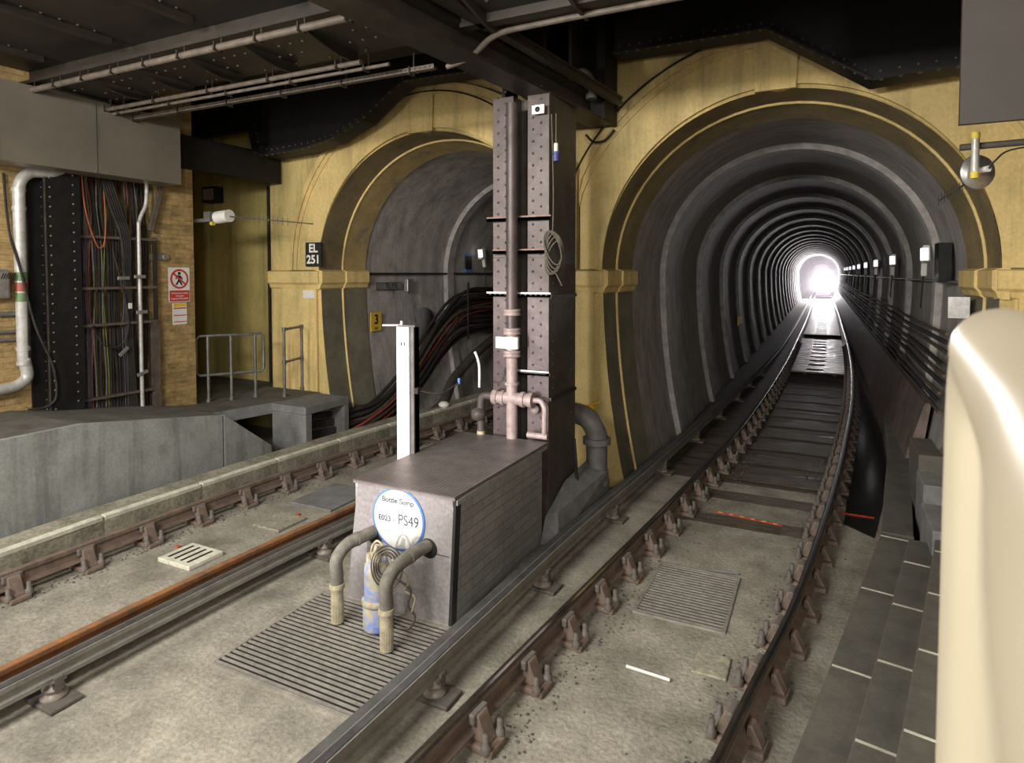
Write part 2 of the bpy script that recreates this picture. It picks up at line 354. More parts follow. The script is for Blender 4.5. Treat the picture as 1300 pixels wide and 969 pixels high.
LC = [(-4.92, .8), (-4.90, 3.0), (-4.86, 4.5), (-4.77, 5.94), (-4.64, 8.2), (-4.42, 10.8), (-4.3, 14), (-4.25, 36)]

# ------------------------------------------------------------ structure: floor, ceiling, walls
SPR = 3.07
CR, CL = -.53, -5.82          # tunnel centres
struct('floor', MB().box(-12.5, 4.4, -9.5, 9.6, -.25, 0), 'floor')
mb = MB().box(-3.2, 2.2, 9.6, 165, -.25, 0).box(-8.2, -3.4, 9.6, 42, -.25, 0)
struct('floor_tunnel', mb, 'wet')
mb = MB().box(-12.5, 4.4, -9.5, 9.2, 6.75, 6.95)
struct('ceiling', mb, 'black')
struct('wall_right', MB().box(4.2, 4.4, -9.5, 8.66, -.2, 6.8), 'ybrick')
struct('wall_behind', MB().box(-12.5, 4.4, -9.7, -9.5, -.2, 6.8), 'ybrick')
mb = MB().box(-9.6, -9.1, -9.5, 5.03, -.2, 6.8).box(-9.75, -9.6, 5.03, 6.2, -.2, 6.8)
mb.box(-9.75, -9.1, 6.2, 6.85, -.2, 6.8)
wl = struct('wall_left', mb, 'ybrick')
struct('wall_recess', MB().box(-12.5, -9.30, 9.0, 9.2, -.2, 6.8).box(-12.5, -12.3, 6.85, 9.0, -.2, 6.8).box(-12.5, -9.75, 6.7, 6.85, -.2, 6.8), 'yellowgreen')

def hs(xc, R, y, k=.35, n=36, zb=-.15, m=14):
    P = []
    for i in range(m):
        z = zb + (SPR - zb) * i / m; t = (SPR - z) / SPR; P.append((xc - R + k * t * t, y, z))
    for i in range(n + 1):
        a = pi - pi * i / n; P.append((xc + R * cos(a), y, SPR + R * sin(a)))
    for i in range(m - 1, -1, -1):
        z = zb + (SPR - zb) * i / m; t = (SPR - z) / SPR; P.append((xc + R - k * t * t, y, z))
    return P
RO = 2.29
# head wall with the two horseshoe openings
L_ = [(p[0], p[2]) for p in hs(CL, RO, 0)]; R2 = [(p[0], p[2]) for p in hs(CR, RO, 0)]
poly = [(-9.34, -.15)] + L_ + R2 + [(4.2, -.15), (4.2, 6.8), (-9.34, 6.8)]
hw = struct('wall_portal', MB().prism(poly, 8.66, 8.95), 'yellow')
for xc, side, lo, hi in ((CL, 'left', -99, -3.20), (CR, 'right', -3.16, 99)):
    ro, ri = 2.93, RO
    def arc(r, y, a0=0, a1=pi, n=48):
        return [(min(max(xc + r * cos(a1 - (a1 - a0) * i / n), lo), hi), y, SPR + .06 + r * sin(a1 - (a1 - a0) * i / n)) for i in range(n + 1)]
    a = MB()
    a.strip(arc(ri, 8.655), arc(ri, 8.60)).strip(arc(ri, 8.60), arc(2.80, 8.60), False).strip(arc(2.80, 8.60), arc(2.80, 8.575))
    a.strip(arc(2.80, 8.575), arc(2.86, 8.575), False).strip(arc(2.86, 8.575), arc(2.86, 8.60)).strip(arc(2.86, 8.60), arc(2.90, 8.60), False)
    a.strip(arc(2.90, 8.60), arc(2.90, 8.57)).strip(arc(2.90, 8.57), arc(2.99, 8.57), False).strip(arc(2.99, 8.57), arc(2.99, 8.66))
    struct('trim_archivolt_' + side, a, 'yellow2')
    band1 = 'brown'
    # first order reveal, yellow roll, second order reveal
    def rv(o0, y0, o1, y1, z0, z1):
        A = hs(xc, RO - o0, y0); B = hs(xc, RO - o1, y1); out = MB(); run = []
        keep = [i for i in range(len(A)) if z0 <= A[i][2] <= z1]
        grp = []; last = None
        for i in keep:
            if last is not None and i != last + 1: grp.append(run); run = []
            run.append(i); last = i
        grp.append(run)
        for g in grp:
            if len(g) > 1: out.strip([A[i] for i in g], [B[i] for i in g])
        return out
    NOFIX |= {'trim_reveal_upper_' + side, 'trim_reveal_lower_' + side, 'trim_inner_reveal_upper_' + side, 'trim_inner_reveal_lower_' + side}
    struct('trim_reveal_upper_' + side, rv(0, 8.60, .02, 9.18, SPR - .3, 9), 'brown')
    struct('trim_reveal_lower_' + side, rv(0, 8.655, .02, 9.18, -1, SPR + .1), 'greybrown')
    struct('trim_roll_' + side, MB().tube([(p[0], p[1], p[2]) for p in hs(xc, RO - .03, 9.19)], .022, 8), 'yellow2')
    struct('trim_inner_reveal_upper_' + side, rv(.04, 9.2, .12, 9.74, SPR - .3, 9), 'patchy' if side == 'left' else 'brown')
    struct('trim_inner_reveal_lower_' + side, rv(.04, 9.2, .12, 9.74, -1, SPR + .1), 'greybrown')
# keystones
for x0, side in ((-.58, 'right'), (-5.90, 'left')):
    k = MB().prism([(x0 - .27, 6.08), (x0 + .27, 6.08), (x0 + .24, 5.355), (x0 - .24, 5.355)], 8.565, 8.70)
    o = struct('trim_keystone_' + side, k, 'yellow2', bevel=.008)
# imposts (cornices) wrapping into the reveals
def cornice(mb, pts):
    prof = [(0, 2.78), (.03, 2.80), (.05, 2.86), (.09, 2.90), (.09, 3.10), (0, 3.13), (-.08, 3.13), (-.08, 2.78)]
    mb.sweep([(x, y, 0) for x, y in pts], prof)
c = MB(); cornice(c, [(-9.34, 8.66), (-8.10, 8.66)]); cornice(c, [(CL - RO + .0, 8.60), (CL - RO + .03, 9.18)]); cornice(c, [(CL - RO + .06, 9.18), (CL - RO + .12, 9.76)])
struct('trim_impost_left', c, 'yellow2', bevel=.006)
c = MB(); cornice(c, [(-3.56, 8.66), (-2.80, 8.66)]); cornice(c, [(CR - RO, 8.60), (CR - RO + .03, 9.18)]); cornice(c, [(CR - RO + .06, 9.18), (CR - RO + .12, 9.76)])
struct('trim_impost_middle', c, 'yellow2', bevel=.006)
c = MB(); cornice(c, [(CR + RO - .04, 8.66), (4.2, 8.66)]); cornice(c, [(CR + RO - .03, 9.18), (CR + RO, 8.60)]); cornice(c, [(CR + RO - .12, 9.76), (CR + RO - .06, 9.18)])
struct('trim_impost_right', c, 'yellow2', bevel=.006)
# pilaster panels under the imposts
p = MB().box(-9.02, -8.18, 8.60, 8.66, .6, 2.80)
struct('trim_pilaster_left', p, 'yellow2', bevel=.01)
p = MB().box(-3.30, -2.95, 8.615, 8.66, -.1, 2.80)
struct('trim_pilaster_middle', p, 'yellow', bevel=.01)
p = MB().box(1.92, 2.9, 8.60, 8.66, .0, 2.80)
struct('trim_pilaster_right', p, 'yellow2', bevel=.01)

# tunnel linings with ribs
NOFIX |= {'wall_tunnel_right', 'wall_tunnel_left', 'lining_rib'}
RT = 2.16
def lining(name, xc, y1, m, mr, first, step, n):
    Y = [9.74, 9.8]; y = 9.8
    while y < y1: y = min(y1, y + 2.5); Y.append(y)
    b = MB(); rings = [hs(xc, RT + .04 if yy > 9.75 else RT + .01, yy) for yy in Y]
    for A, B in zip(rings, rings[1:]): b.strip(A, B)
    w_ = struct(name, b, m)
    b0 = MB()
    for i in range(n):
        yy = first + step * i
        if yy > y1 - 1: break
        r = MB(); Rr = RT + .05; q = RT - .055
        a = [hs(xc, Rr, yy), hs(xc, q, yy + .03), hs(xc, q, yy + .30), hs(xc, Rr, yy + .33)]
        for A, B in zip(a, a[1:]): r.strip(A, B, False)
        struct('lining_rib', r, mr, w_)
        # a fine construction joint half way along the bay
    return w_
lining('wall_tunnel_right', CR, 165, 'lining', 'rib', 11.75, 3.75, 41)
lining('wall_tunnel_left', CL, 42, 'lininglight', 'rib', 12.6, 3.75, 8)
struct('wall_tunnel_end', MB().box(-3.5, 2.5, 165, 165.2, -.2, 6).box(-8.6, -3.2, 42, 42.2, -.2, 6), 'black')
# sleeper bands of the wet bed in the tunnel mouth
for i in range(14):
    y = 7.9 + i * .95
    xc_ = (interp(RL, y) + interp(RR, y)) / 2
    tag(obj('sleeper', MB().box(xc_ - .74, xc_ + .74, y, y + .36 + .08 * sin(i * 3.1), .0, .004), 'sleeper'),
        'worn sleeper band set flush in the wet bed inside the right tunnel mouth', 'sleeper', 'sleepers in the right tunnel mouth')
# water lying right of the right-hand rail
struct('floor_water', MB().prism([(.28, 8.6), (.58, 8.3), (.78, 9.7), (.95, 11.4), (1.05, 14), (1.05, 24), (.99, 24), (.80, 18), (.55, 13)], .0, .012, 'z'), 'water')

# ------------------------------------------------------------ rails
def rail(name, tab, y0, y1, ztop, label, cat, head='railhead', side='railside', group=None):
    path, _ = curve_path(tab, y0, y1, ztop)
    h = .155
    r = obj(name, MB().sweep(path, [(-.07, -h), (.07, -h), (.07, -h + .012), (.012, -h + .03), (.012, -.05), (.034, -.038), (.036, -.006), (-.036, -.006), (-.034, -.038), (-.012, -.05), (-.012, -h + .03), (-.07, -h + .012)]), side, origin=(path[0][0], y0, ztop - h))
    tag(r, label, cat, group)
    obj('rail_head', MB().sweep(path, [(-.035, -.007), (.035, -.007), (.033, .001), (.022, .005), (-.022, .005), (-.033, .001)]), head, r)
    if head == 'railhead' and 'kerb' not in label: obj('polished_band', MB().sweep(path, [(-.004, .004), (.018, .004), (.018, .0065), (-.004, .0065)]), 'polish', r)
    return r
rail('running_rail', LL, .8, 40, .25, 'running rail beside the concrete kerb, farthest left of all the rails', 'rail', 'railside')
rail('running_rail', LR, .8, 40, .25, 'orange rusted running rail of the left track, next to the pump box', 'rail', 'railrust', 'railrust')
rail('running_rail', RL, 2.0, 160, .25, 'left running rail of the right track, polished head running into the right tunnel', 'rail')
rail('running_rail', RR, 2.4, 160, .25, 'right running rail of the right track, curving shiny line farthest right', 'rail')
def conductor(tab, y0, y1, ztop, label, sgn):
    path, _ = curve_path(tab, y0, y1, ztop)
    w_ = .042
    r = obj('conductor_rail', MB().sweep(path, [(-w_, -.13), (w_, -.13), (w_, -.10), (w_ * .55, -.085), (w_ * .55, -.05), (w_, -.035), (w_, 0), (-w_, 0), (-w_, -.035), (-w_ * .55, -.05), (-w_ * .55, -.085), (-w_, -.10)]), 'condrail', origin=(path[0][0], y0, ztop - .13))
    tag(r, label, 'conductor rail')
    obj('contact_strip', MB().sweep(path, [(-.028, 0), (.028, 0), (.028, .006), (-.028, .006)]), 'condtop', r)
    return r
conductor(LC, .8, 40, .29, 'grey conductor rail of the left track, beside the orange rusted rail', 1)
conductor(OC, 2.2, 160, .29, 'grey conductor rail of the right track, passing the brick side of the pump box', 1)
def board(tab, off, y0, y1, z0, z1, w_, label):
    path, _ = curve_path(tab, y0, y1, z0)
    tag(obj('cable_board', MB().sweep(path, [(off - w_ / 2, 0), (off + w_ / 2, 0), (off + w_ / 2, z1 - z0), (off - w_ / 2, z1 - z0)]), 'board', bevel=.005), label, 'board')
board(LC, -.16, .8, 7.6, .10, .20, .12, 'grey guard board between orange rusted rail and left conductor rail')
board(OC, -.13, 2.2, 16, .08, .21, .13, 'grey guard board on the box side of the right track conductor rail')

# rail chairs: base, jaw with key, bolts. Local x points away from the rail on the inner side
def make_chair(label, group):
    t = thing('rail_chair', label, 'rail chair', (0, 0, 0), 0, group)
    obj('base', MB().box(-.15, .22, -.09, .09, 0.003, .05), 'chair', t, .012)
    j = obj('jaw', MB().prism([(.036, .05), (.175, .05), (.095, .225), (.040, .225)], -.055, .055), 'chair', t, .012)
    obj('outer_jaw', MB().prism([(-.14, .05), (-.036, .05), (-.038, .18), (-.07, .18)], -.05, .05), 'chair', t, .01)
    obj('key', MB().box(.038, .085, -.085, .085, .165, .235), 'bolt', j, .012)
    for y in (-.085, .085):
        b = MB().lathe([(.036, .045), (.034, .085), (.022, .09), (.022, .15), (.018, .155), (.0001, .157)], (.175, y, 0), (0, 0, 1), 10)
        obj('bolt', b, 'bolt', t)
    return t
def tang(tab, y): return math.atan2(interp(tab, y + .3) - interp(tab, y - .3), .6)
def chairs(tab, ys, flip, label, group):
    first = make_chair(label, group); smo = [(p.x, p.y) for p in smooth_path([(x, y, 0) for x, y in tab], 8)]
    for i, y in enumerate(ys):
        loc = (interp(smo, y), y, .05 - .0); rz = -tang(smo, y) + (pi if flip else 0)
        loc = (loc[0], y, 0.0)
        if i == 0: first.location = loc; first.rotation_euler = (0, 0, rz)
        else: dup(first, loc, rz)
chairs(LL, [1.15 + .665 * i for i in range(22)], False, 'cast iron rail chair gripping the rail beside the kerb on the left track', 'rail chairs of the kerb-side rail, left track')
chairs(RL, [2.19 + .655 * i for i in range(42)], False, 'cast iron rail chair on the inner side of the left rail, right track', 'rail chairs of the left rail, right track')
chairs(RR, [3.0 + .62 * i for i in range(42)], True, 'cast iron rail chair under the curving right-hand rail of the right track', 'rail chairs of the right rail, right track')
# insulators
def make_ins(label, group):
    t = thing('rail_insulator', label, 'insulator', (0, 0, 0), 0, group)
    obj('base_plate', MB().box(-.17, .17, -.11, .11, 0, .03), 'bolt', t, .008)
    obj('insulator_pot', MB().lathe([(.085, .03), (.09, .05), (.06, .065), (.055, .08), (.072, .09), (.072, .105), (.045, .115), (.045, .15)], (0, 0, 0)), 'insul', t)
    obj('clip', MB().box(.045, .075, -.03, .03, .10, .19).cyl((.06, -.05, .16), (.06, .05, .16), .014, 8), 'bolt', t)
    return t
def insulators(tab, ys, label, group):
    f_ = make_ins(label, group)
    for i, y in enumerate(ys):
        l_ = (interp(tab, y), y, 0.005)
        if i == 0: f_.location = l_
        else: dup(f_, l_, -tang(tab, y))
insulators(LC, [2.5, 5.15, 7.8, 10.4], 'stubby porcelain insulator carrying the left track conductor rail', 'insulators under the left conductor rail')
insulators(OC, [3.75, 5.55, 7.5, 9.6, 11.7, 13.8, 15.9, 18.0, 20.1], 'stubby porcelain insulator carrying the right track conductor rail', 'insulators under the right conductor rail')

# ------------------------------------------------------------ left side: kerb, platform ramp, deck
KB = [(-7.02, .5), (-7.00, 3.16), (-7.04, 3.96), (-7.02, 4.94), (-6.97, 6.62), (-6.76, 9.55), (-6.5, 12.0), (-6.42, 16)]
KB = [(x - .02, y) for x, y in KB]
kp, ks = curve_path(KB, .5, 16, 0)
y = .55
while y < 15.5:
    seg = [(interp(ks, yy), yy, 0) for yy in (y, y + .4, y + .8, y + 1.195)]
    k_ = obj('kerb_block', MB().sweep(seg, [(-.40, .0), (.0, .0), (0, .37), (-.02, .385), (-.40, .385)]), 'kerb', bevel=.006)
    tag(k_, 'long pale concrete kerb block beside the left track, end to end in the row', 'kerb', 'kerb blocks along the left track')
    obj('nosing', MB().sweep([(interp(ks, yy), yy, 0) for yy in (y + .01, y + .6, y + 1.18)], [(-.075, .384), (.004, .350), (.008, .392), (-.075, .400)]), 'kerb_edge', k_)
    y += 1.2
# platform (ramped end)
pl = [(-9.5, 1.35), (4.22, 1.35), (6.11, 1.07), (6.11, 0), (-9.5, 0)]
o = struct('floor_platform', MB().prism(pl, -9.1, -7.62, 'x'), 'plattop')
tag(obj('platform_face_panel', MB().prism([(-3, 1.352), (4.22, 1.352), (6.09, 1.072), (6.09, .0), (-3, .0)], -7.62, -7.55, 'x'), 'plat', bevel=.006), 'long grey rendered panel facing the platform ramp, stained near its left end', 'wall panel')
tag(obj('ramp_end_panel', MB().prism([(6.115, 1.07), (6.96, .43), (6.96, .0), (6.115, .0)], -7.62, -7.55, 'x'), 'plat', bevel=.006), 'sloping-topped grey end panel at the foot of the platform ramp', 'wall panel')
struct('floor_ramp', MB().prism([(6.11, 1.05), (6.11, .6), (7.0, .6), (7.0, .93), (6.5, .98)], -9.1, -8.35, 'x'), 'plattop')
dk = thing('walkway_deck', 'dark concrete walkway deck carrying the two tubular railings before the yellow wall', 'walkway', (-8.9, 7.6, .75))
obj('slab', MB().prism([(-12.2, 6.86), (-9.1, 6.86), (-9.1, 6.4), (-8.35, 6.4), (-8.10, 7.62), (-8.10, 8.58), (-9.38, 8.58), (-9.38, 8.98), (-12.2, 8.98)], .80, .93, 'z'), 'plattop', dk)
obj('edge_beam', MB().bar((-8.36, 6.4, .85), (-8.09, 7.62, .85), .05, .17), 'conc', dk)
stn = thing('concrete_stand', 'square grey concrete stand with open front at the end of the walkway', 'stand', (-7.8, 7.9, 0))
obj('top_slab', MB().box(-8.10, -7.36, 7.48, 8.50, .80, .93), 'conc', stn, .012)
obj('side_leg', MB().box(-8.10, -7.36, 7.48, 7.62, .0, .80), 'conc', stn, .012)
obj('side_leg', MB().box(-7.66, -7.36, 8.38, 8.50, .0, .80), 'conc', stn, .01)
def railing(label, pts, top, mid, extra=None, loop=False):
    t = thing('tubular_railing', label, 'railing', (pts[0][0], pts[0][1], .93))
    for p_ in pts: obj('post', MB().cyl((p_[0], p_[1], .93), (p_[0], p_[1], top), .024, 10).cyl((p_[0], p_[1], .93), (p_[0], p_[1], .99), .038, 10), 'railing', t)
    a = Vector((*pts[0], 0)); b = Vector((*pts[-1], 0)); d = (b - a).normalized()
    if loop: a2 = a - d * .18; b2 = b + d * .14
    else: a2, b2 = a, b
    if loop:
        P = smooth_path([(*a2.xy, mid + .06), (*a2.xy, top - .08), ((a2 + d * .05).x, (a2 + d * .05).y, top), (*b2.xy, top + .0)], 5)
        loop_ = [(*a2.xy, mid + .05), (*a2.xy, top - .05), ((a2 + d * .05).x, (a2 + d * .05).y, top), ((b2 - d * .05).x, (b2 - d * .05).y, top), (*b2.xy, top - .05), (*b2.xy, mid + .05), ((b2 - d * .05).x, (b2 - d * .05).y, mid), ((a2 + d * .05).x, (a2 + d * .05).y, mid), (*a2.xy, mid + .05)]
        obj('rail_loop', MB().tube(loop_, .024, 10), 'railing', t)
    else:
        obj('top_rail', MB().tube([(*a.xy, top), (*b.xy, top)], .024, 10), 'railing', t)
        obj('mid_rail', MB().tube([(*a.xy, mid), (*b.xy, mid)], .022, 10), 'railing', t)
        fit = MB()
        for q in (a, b):
            for z in (top, mid): fit.cyl((q.x, q.y, z - .04), (q.x, q.y, z + .035), .036, 10)
        obj('clamp_fittings', fit, 'railing', t)
    return t
railing('grey tubular railing with rounded ends and three posts, left of the two', [(-9.13, 7.1), (-8.92, 7.38), (-8.75, 7.73)], 2.03, 1.38, loop=True)
railing('small grey tubular railing with two posts in front of the arch pilaster', [(-8.33, 7.98), (-8.52, 8.58)], 2.10, 1.53)

# ------------------------------------------------------------ left wall fittings
cp = thing('riveted_pillar', 'broad black riveted steel pillar against the yellow brick wall', 'pillar', (-8.95, 4.82, 1.2))
obj('face_plate', MB().box(-8.95, -8.92, 4.60, 5.03, 1.2, 4.6), 'black', cp)
obj('side_plate', MB().box(-9.1, -8.95, 4.62, 4.66, 1.2, 4.6).box(-9.1, -9.06, 4.48, 4.66, 1.2, 4.6), 'black', cp)
rv_ = MB()
for i in range(26):
    z = 1.3 + i * .125
    rv_.dome((-8.92, 4.67, z), (1, 0, 0), .018); rv_.dome((-8.92, 4.95, z + .06), (1, 0, 0), .018); rv_.dome((-9.03, 4.62, z), (0, -1, 0), .012)
obj('rivets', rv_, 'rivet', cp)
obj('angle_edge', MB().box(-8.92, -8.912, 4.595, 4.612, 1.2, 4.6), 'rivet', cp)
pp = thing('downpipe', 'fat silver downpipe with green and red bands on the yellow brick wall', 'pipe', (-9.0, 4.42, 1.6))
path = smooth_path([(-8.98, 4.86, 4.42), (-8.96, 4.70, 4.36), (-8.96, 4.47, 4.33), (-8.97, 4.36, 4.2), (-8.98, 4.345, 4.0)], 5) + [(-8.98, 4.345, 2.0)] + smooth_path([(-8.98, 4.345, 2.0), (-8.98, 4.38, 1.78), (-8.98, 4.28, 1.68), (-8.98, 4.1, 1.65), (-8.98, 3.6, 1.64)], 5)
obj('tube', MB().tube(path, .068, 14), 'pipe', pp)
for z, mm in ((3.03, 'greenband'), (2.90, 'red'), (2.77, 'greenband')):
    obj('colour_band', MB().cyl((-8.98, 4.345, z - .055), (-8.98, 4.345, z + .055), .0705, 16), mm, pp)
cpl = MB()
for z in (4.08, 3.85, 2.1, 1.92): cpl.cyl((-8.98, 4.345, z), (-8.98, 4.345, z + .05), .077, 16)
obj('coupling', cpl, 'pipe', pp)
bx = thing('wall_unit', 'pale grey wall unit with black diagonal stripes left of the downpipe', 'box', (-9.0, 4.1, 2.75))
obj('casing', MB().box(-9.1, -8.93, 3.7, 4.21, 2.76, 3.12), 'galv', bx, .03)
s_ = MB()
for i in range(6):
    z = 2.95; s_.prism([(4.10 + i * .025, 3.0), (4.112 + i * .025, 3.0), (4.142 + i * .025, 3.07), (4.13 + i * .025, 3.07)], -8.93, -8.927, 'x')
obj('stripes', s_, 'signblack', bx)
for i, z in enumerate((2.58, 2.36, 2.26)):
    tag(obj('wall_conduit', MB().tube([(-9.06, 3.2, z), (-9.06, 4.32, z - .02)], .03 if i == 0 else .02, 8), 'cablegrey'), ['thick grey conduit just under the striped wall unit', 'thin grey conduit, middle of three under the wall unit', 'thin grey conduit, lowest of three under the wall unit'][i], 'conduit')
tag(obj('loose_cable', MB().tube(smooth_path([(-9.05, 4.22, 4.3), (-9.0, 4.24, 3.6), (-8.89, 4.30, 3.1), (-8.88, 4.44, 2.4), (-8.88, 4.62, 1.9), (-8.88, 4.66, 1.5), (-8.9, 4.56, 1.36), (-8.92, 4.35, 1.36)], 6), .015, 6), 'cable'), 'black cable snaking over the silver downpipe and the pillar foot', 'cable')
# cable bay
lad = thing('cable_ladder_frame', 'rusty steel ladder frame holding the cables beside the black pillar', 'cable ladder', (-9.02, 5.6, 1.1))
obj('upright', MB().box(-9.06, -9.01, 5.03, 5.07, 1.1, 3.6), 'steelbrown', lad)
obj('upright', MB().box(-9.06, -9.01, 6.12, 6.16, 2.35, 3.6), 'steelbrown', lad)
obj('wide_upright', MB().box(-9.08, -9.01, 6.08, 6.19, 1.02, 2.35), 'conduit', lad)
for z in (3.57, 2.86, 2.35, 1.33): obj('rung', MB().box(-9.05, -9.0, 5.03, 6.16, z - .018, z + .018), 'conduit', lad)
cols = [('orange', .012, 'orange'), ('purple', .012, 'purple'), ('purple', .010, 'second purple'), ('red', .010, 'dull red'), ('cablegrey', .014, 'grey'), ('cable', .014, 'black'), ('cable', .02, 'thick black'), ('cablegrey', .012, 'pale grey'), ('green', .007, 'thin green and yellow'), ('cable', .022, 'fat black'), ('cable', .016, 'black'), ('cable', .022, 'fat black'), ('cable', .018, 'black'), ('cable', .012, 'thin black'), ('purple', .010, 'thin purple'), ('cablegrey', .018, 'grey'), ('cable', .014, 'black'), ('red', .008, 'thin red'), ('cable', .018, 'black'), ('cablebrown', .016, 'brown'), ('cable', .02, 'black'), ('cablegrey', .012, 'grey'), ('cable', .016, 'black'), ('cable', .014, 'black')]
seen = {}
for i, (cm, r_, word) in enumerate(cols):
    y = 5.12 + i * .041
    pts = [(-9.16 - random.random() * .1, y + random.uniform(-.1, .1), 4.6), (-9.15, y + random.uniform(-.06, .06), 4.0), (-9.11, y, 3.4), (-9.12, y + random.uniform(-.03, .03), 2.7), (-9.11, y + random.uniform(-.02, .02), 2.2), (-9.10, y + random.uniform(-.03, .03), 1.6), (-9.1, y, 1.05)]
    lab = word + ' cable running down the cable bay between pillar and signs'
    g = None
    if word in ('black', 'fat black', 'grey'): g = word + ' cables in the wall cable bay'
    tag(obj('cable', MB().tube(smooth_path(pts, 5), r_, 6), cm), lab, 'cable', g)
tag(obj('slack_cable', MB().tube(smooth_path([(-9.0, 5.10, 4.5), (-8.98, 5.12, 4.0), (-8.98, 5.2, 3.65), (-8.98, 5.30, 3.42), (-9.0, 5.40, 3.6), (-9.05, 5.42, 4.5)], 6), .010, 6), 'orange'), 'orange cable hanging in a slack loop at the top of the cable bay', 'cable')
tag(obj('slack_cable', MB().tube(smooth_path([(-8.99, 5.20, 2.35), (-8.97, 5.28, 2.12), (-8.97, 5.45, 2.02), (-8.97, 5.62, 2.1), (-8.97, 5.68, 2.4), (-8.98, 5.60, 2.9), (-9.0, 5.50, 3.4)], 6), .012, 6), 'cable'), 'black cable drooping in a curve over the middle of the cable bay', 'cable')
for i in range(5):
    tag(obj('cable', MB().tube(smooth_path([(-9.02, 5.35 + i * .03, 4.5), (-9.0, 5.48 + i * .035, 4.0), (-9.0, 5.62 + i * .03, 3.6), (-9.03, 5.68 + i * .02, 3.0), (-9.04, 5.70 + i * .02, 2.0), (-9.04, 5.70 + i * .03, 1.1)], 5), .02, 6), 'cable'), 'black cable in the bunch slanting down across the cable bay', 'cable', 'bunch of slanting black cables')
tag(obj('silver_conduit', MB().tube(smooth_path([(-9.0, 6.02, 4.5), (-9.0, 6.0, 4.1), (-9.0, 5.90, 3.85), (-9.0, 5.88, 3.5), (-9.0, 5.88, 1.1)], 6), .027, 10), 'pipe'), 'silver conduit bending down the right side of the cable bay', 'conduit')
tag(obj('steel_channel', MB().bar((-9.0, 6.28, 4.5), (-9.0, 6.06, 3.7), .07, .05, (1, 0, 0)), 'conduit'), 'slanting steel channel above the pedestrian sign', 'channel')
tag(obj('steel_channel', MB().box(-9.3, -9.18, 5.22, 5.28, 1.1, 4.5), 'galv'), 'vertical galvanised strip behind the cables of the bay', 'channel')
for k, (y, z, tilt) in enumerate(((5.62, 3.0, 0), (5.86, 3.02, 0), (5.88, 2.5, 0), (5.60, 1.95, .7), (5.87, 1.6, .3))):
    tag(obj('cable_cleat', MB().obox((-8.965, y, z), (.02, .17, .05), Matrix.Rotation(tilt, 3, 'X')), 'galv', bevel=.006), 'small galvanised cleat clamping cables in the wall cable bay', 'cleat', 'cleats in the wall cable bay')
tag(obj('warning_tag', MB().box(-8.965, -8.955, 5.68, 5.73, 2.56, 2.64), 'white'), 'tiny white tag on the cables of the wall cable bay', 'tag')
# round gauge and box on brick
g_ = thing('wall_gauge', 'round silver gauge on a short bracket left of the red pedestrian sign', 'gauge', (-9.05, 6.3, 3.3))
obj('bracket', MB().box(-9.1, -9.05, 6.1, 6.32, 3.27, 3.37), 'cablegrey', g_)
obj('dial', MB().lathe([(.0, 0), (.05, 0), (.055, .03), (.045, .04), (0.0, .04)], (-9.08, 6.33, 3.32), (1, 0, 0)), 'galv', g_)
# signs on the left wall
RX = (pi / 2, 0, pi / 2)
sg = thing('no_pedestrian_sign', 'white sign with red prohibition ring over a walking figure', 'sign', (-9.095, 6.58, 2.6))
obj('panel', MB().box(-9.1, -9.09, 6.40, 6.76, 2.62, 3.16), 'signwhite', sg)
def ring(c, ro, ri, x, n=40):
    b = MB(); A = [(x, c[0] + ro * cos(2 * pi * i / n), c[1] + ro * sin(2 * pi * i / n)) for i in range(n + 1)]; B = [(x, c[0] + ri * cos(2 * pi * i / n), c[1] + ri * sin(2 * pi * i / n)) for i in range(n + 1)]
    return b.strip(A, B, False).strip([(x - .004, a[1], a[2]) for a in A], A, False)
obj('red_ring', ring((6.58, 2.98), .155, .125, -9.086).add([], []), 'signred', sg)
fig = MB().prism([(6.56, 3.045), (6.60, 3.045), (6.605, 3.08), (6.58, 3.095), (6.555, 3.08)], -9.09, -9.087, 'x')
fig.prism([(6.545, 3.04), (6.60, 3.035), (6.64, 2.98), (6.625, 2.97), (6.595, 3.0), (6.595, 2.96), (6.635, 2.885), (6.61, 2.88), (6.575, 2.94), (6.54, 2.885), (6.51, 2.885), (6.555, 2.96), (6.55, 3.0), (6.52, 2.975), (6.515, 2.99)], -9.09, -9.087, 'x')
obj('walking_figure', fig, 'signblack', sg)
obj('red_slash', MB().prism([(6.455, 3.07), (6.475, 3.09), (6.705, 2.89), (6.685, 2.87)], -9.087, -9.084, 'x'), 'signred', sg)
obj('red_field', MB().box(-9.09, -9.087, 6.41, 6.75, 2.63, 2.80), 'signred', sg)
text('notice_text', 'Pedestrians must\nnot pass\nbeyond this point', .042, (-9.085, 6.58, 2.715), RX, 'signwhite', sg)
s2 = thing('warning_notice', 'small white notice with yellow heading under the pedestrian sign', 'sign', (-9.095, 6.58, 2.25))
obj('panel', MB().box(-9.1, -9.09, 6.46, 6.70, 2.26, 2.60), 'signwhite', s2)
obj('yellow_header', MB().box(-9.09, -9.087, 6.47, 6.69, 2.545, 2.595), 'signyellow', s2)
obj('red_lines', MB().box(-9.09, -9.087, 6.47, 6.69, 2.51, 2.53).box(-9.09, -9.087, 6.47, 6.69, 2.40, 2.415).box(-9.09, -9.087, 6.47, 6.69, 2.30, 2.312), 'signred', s2)
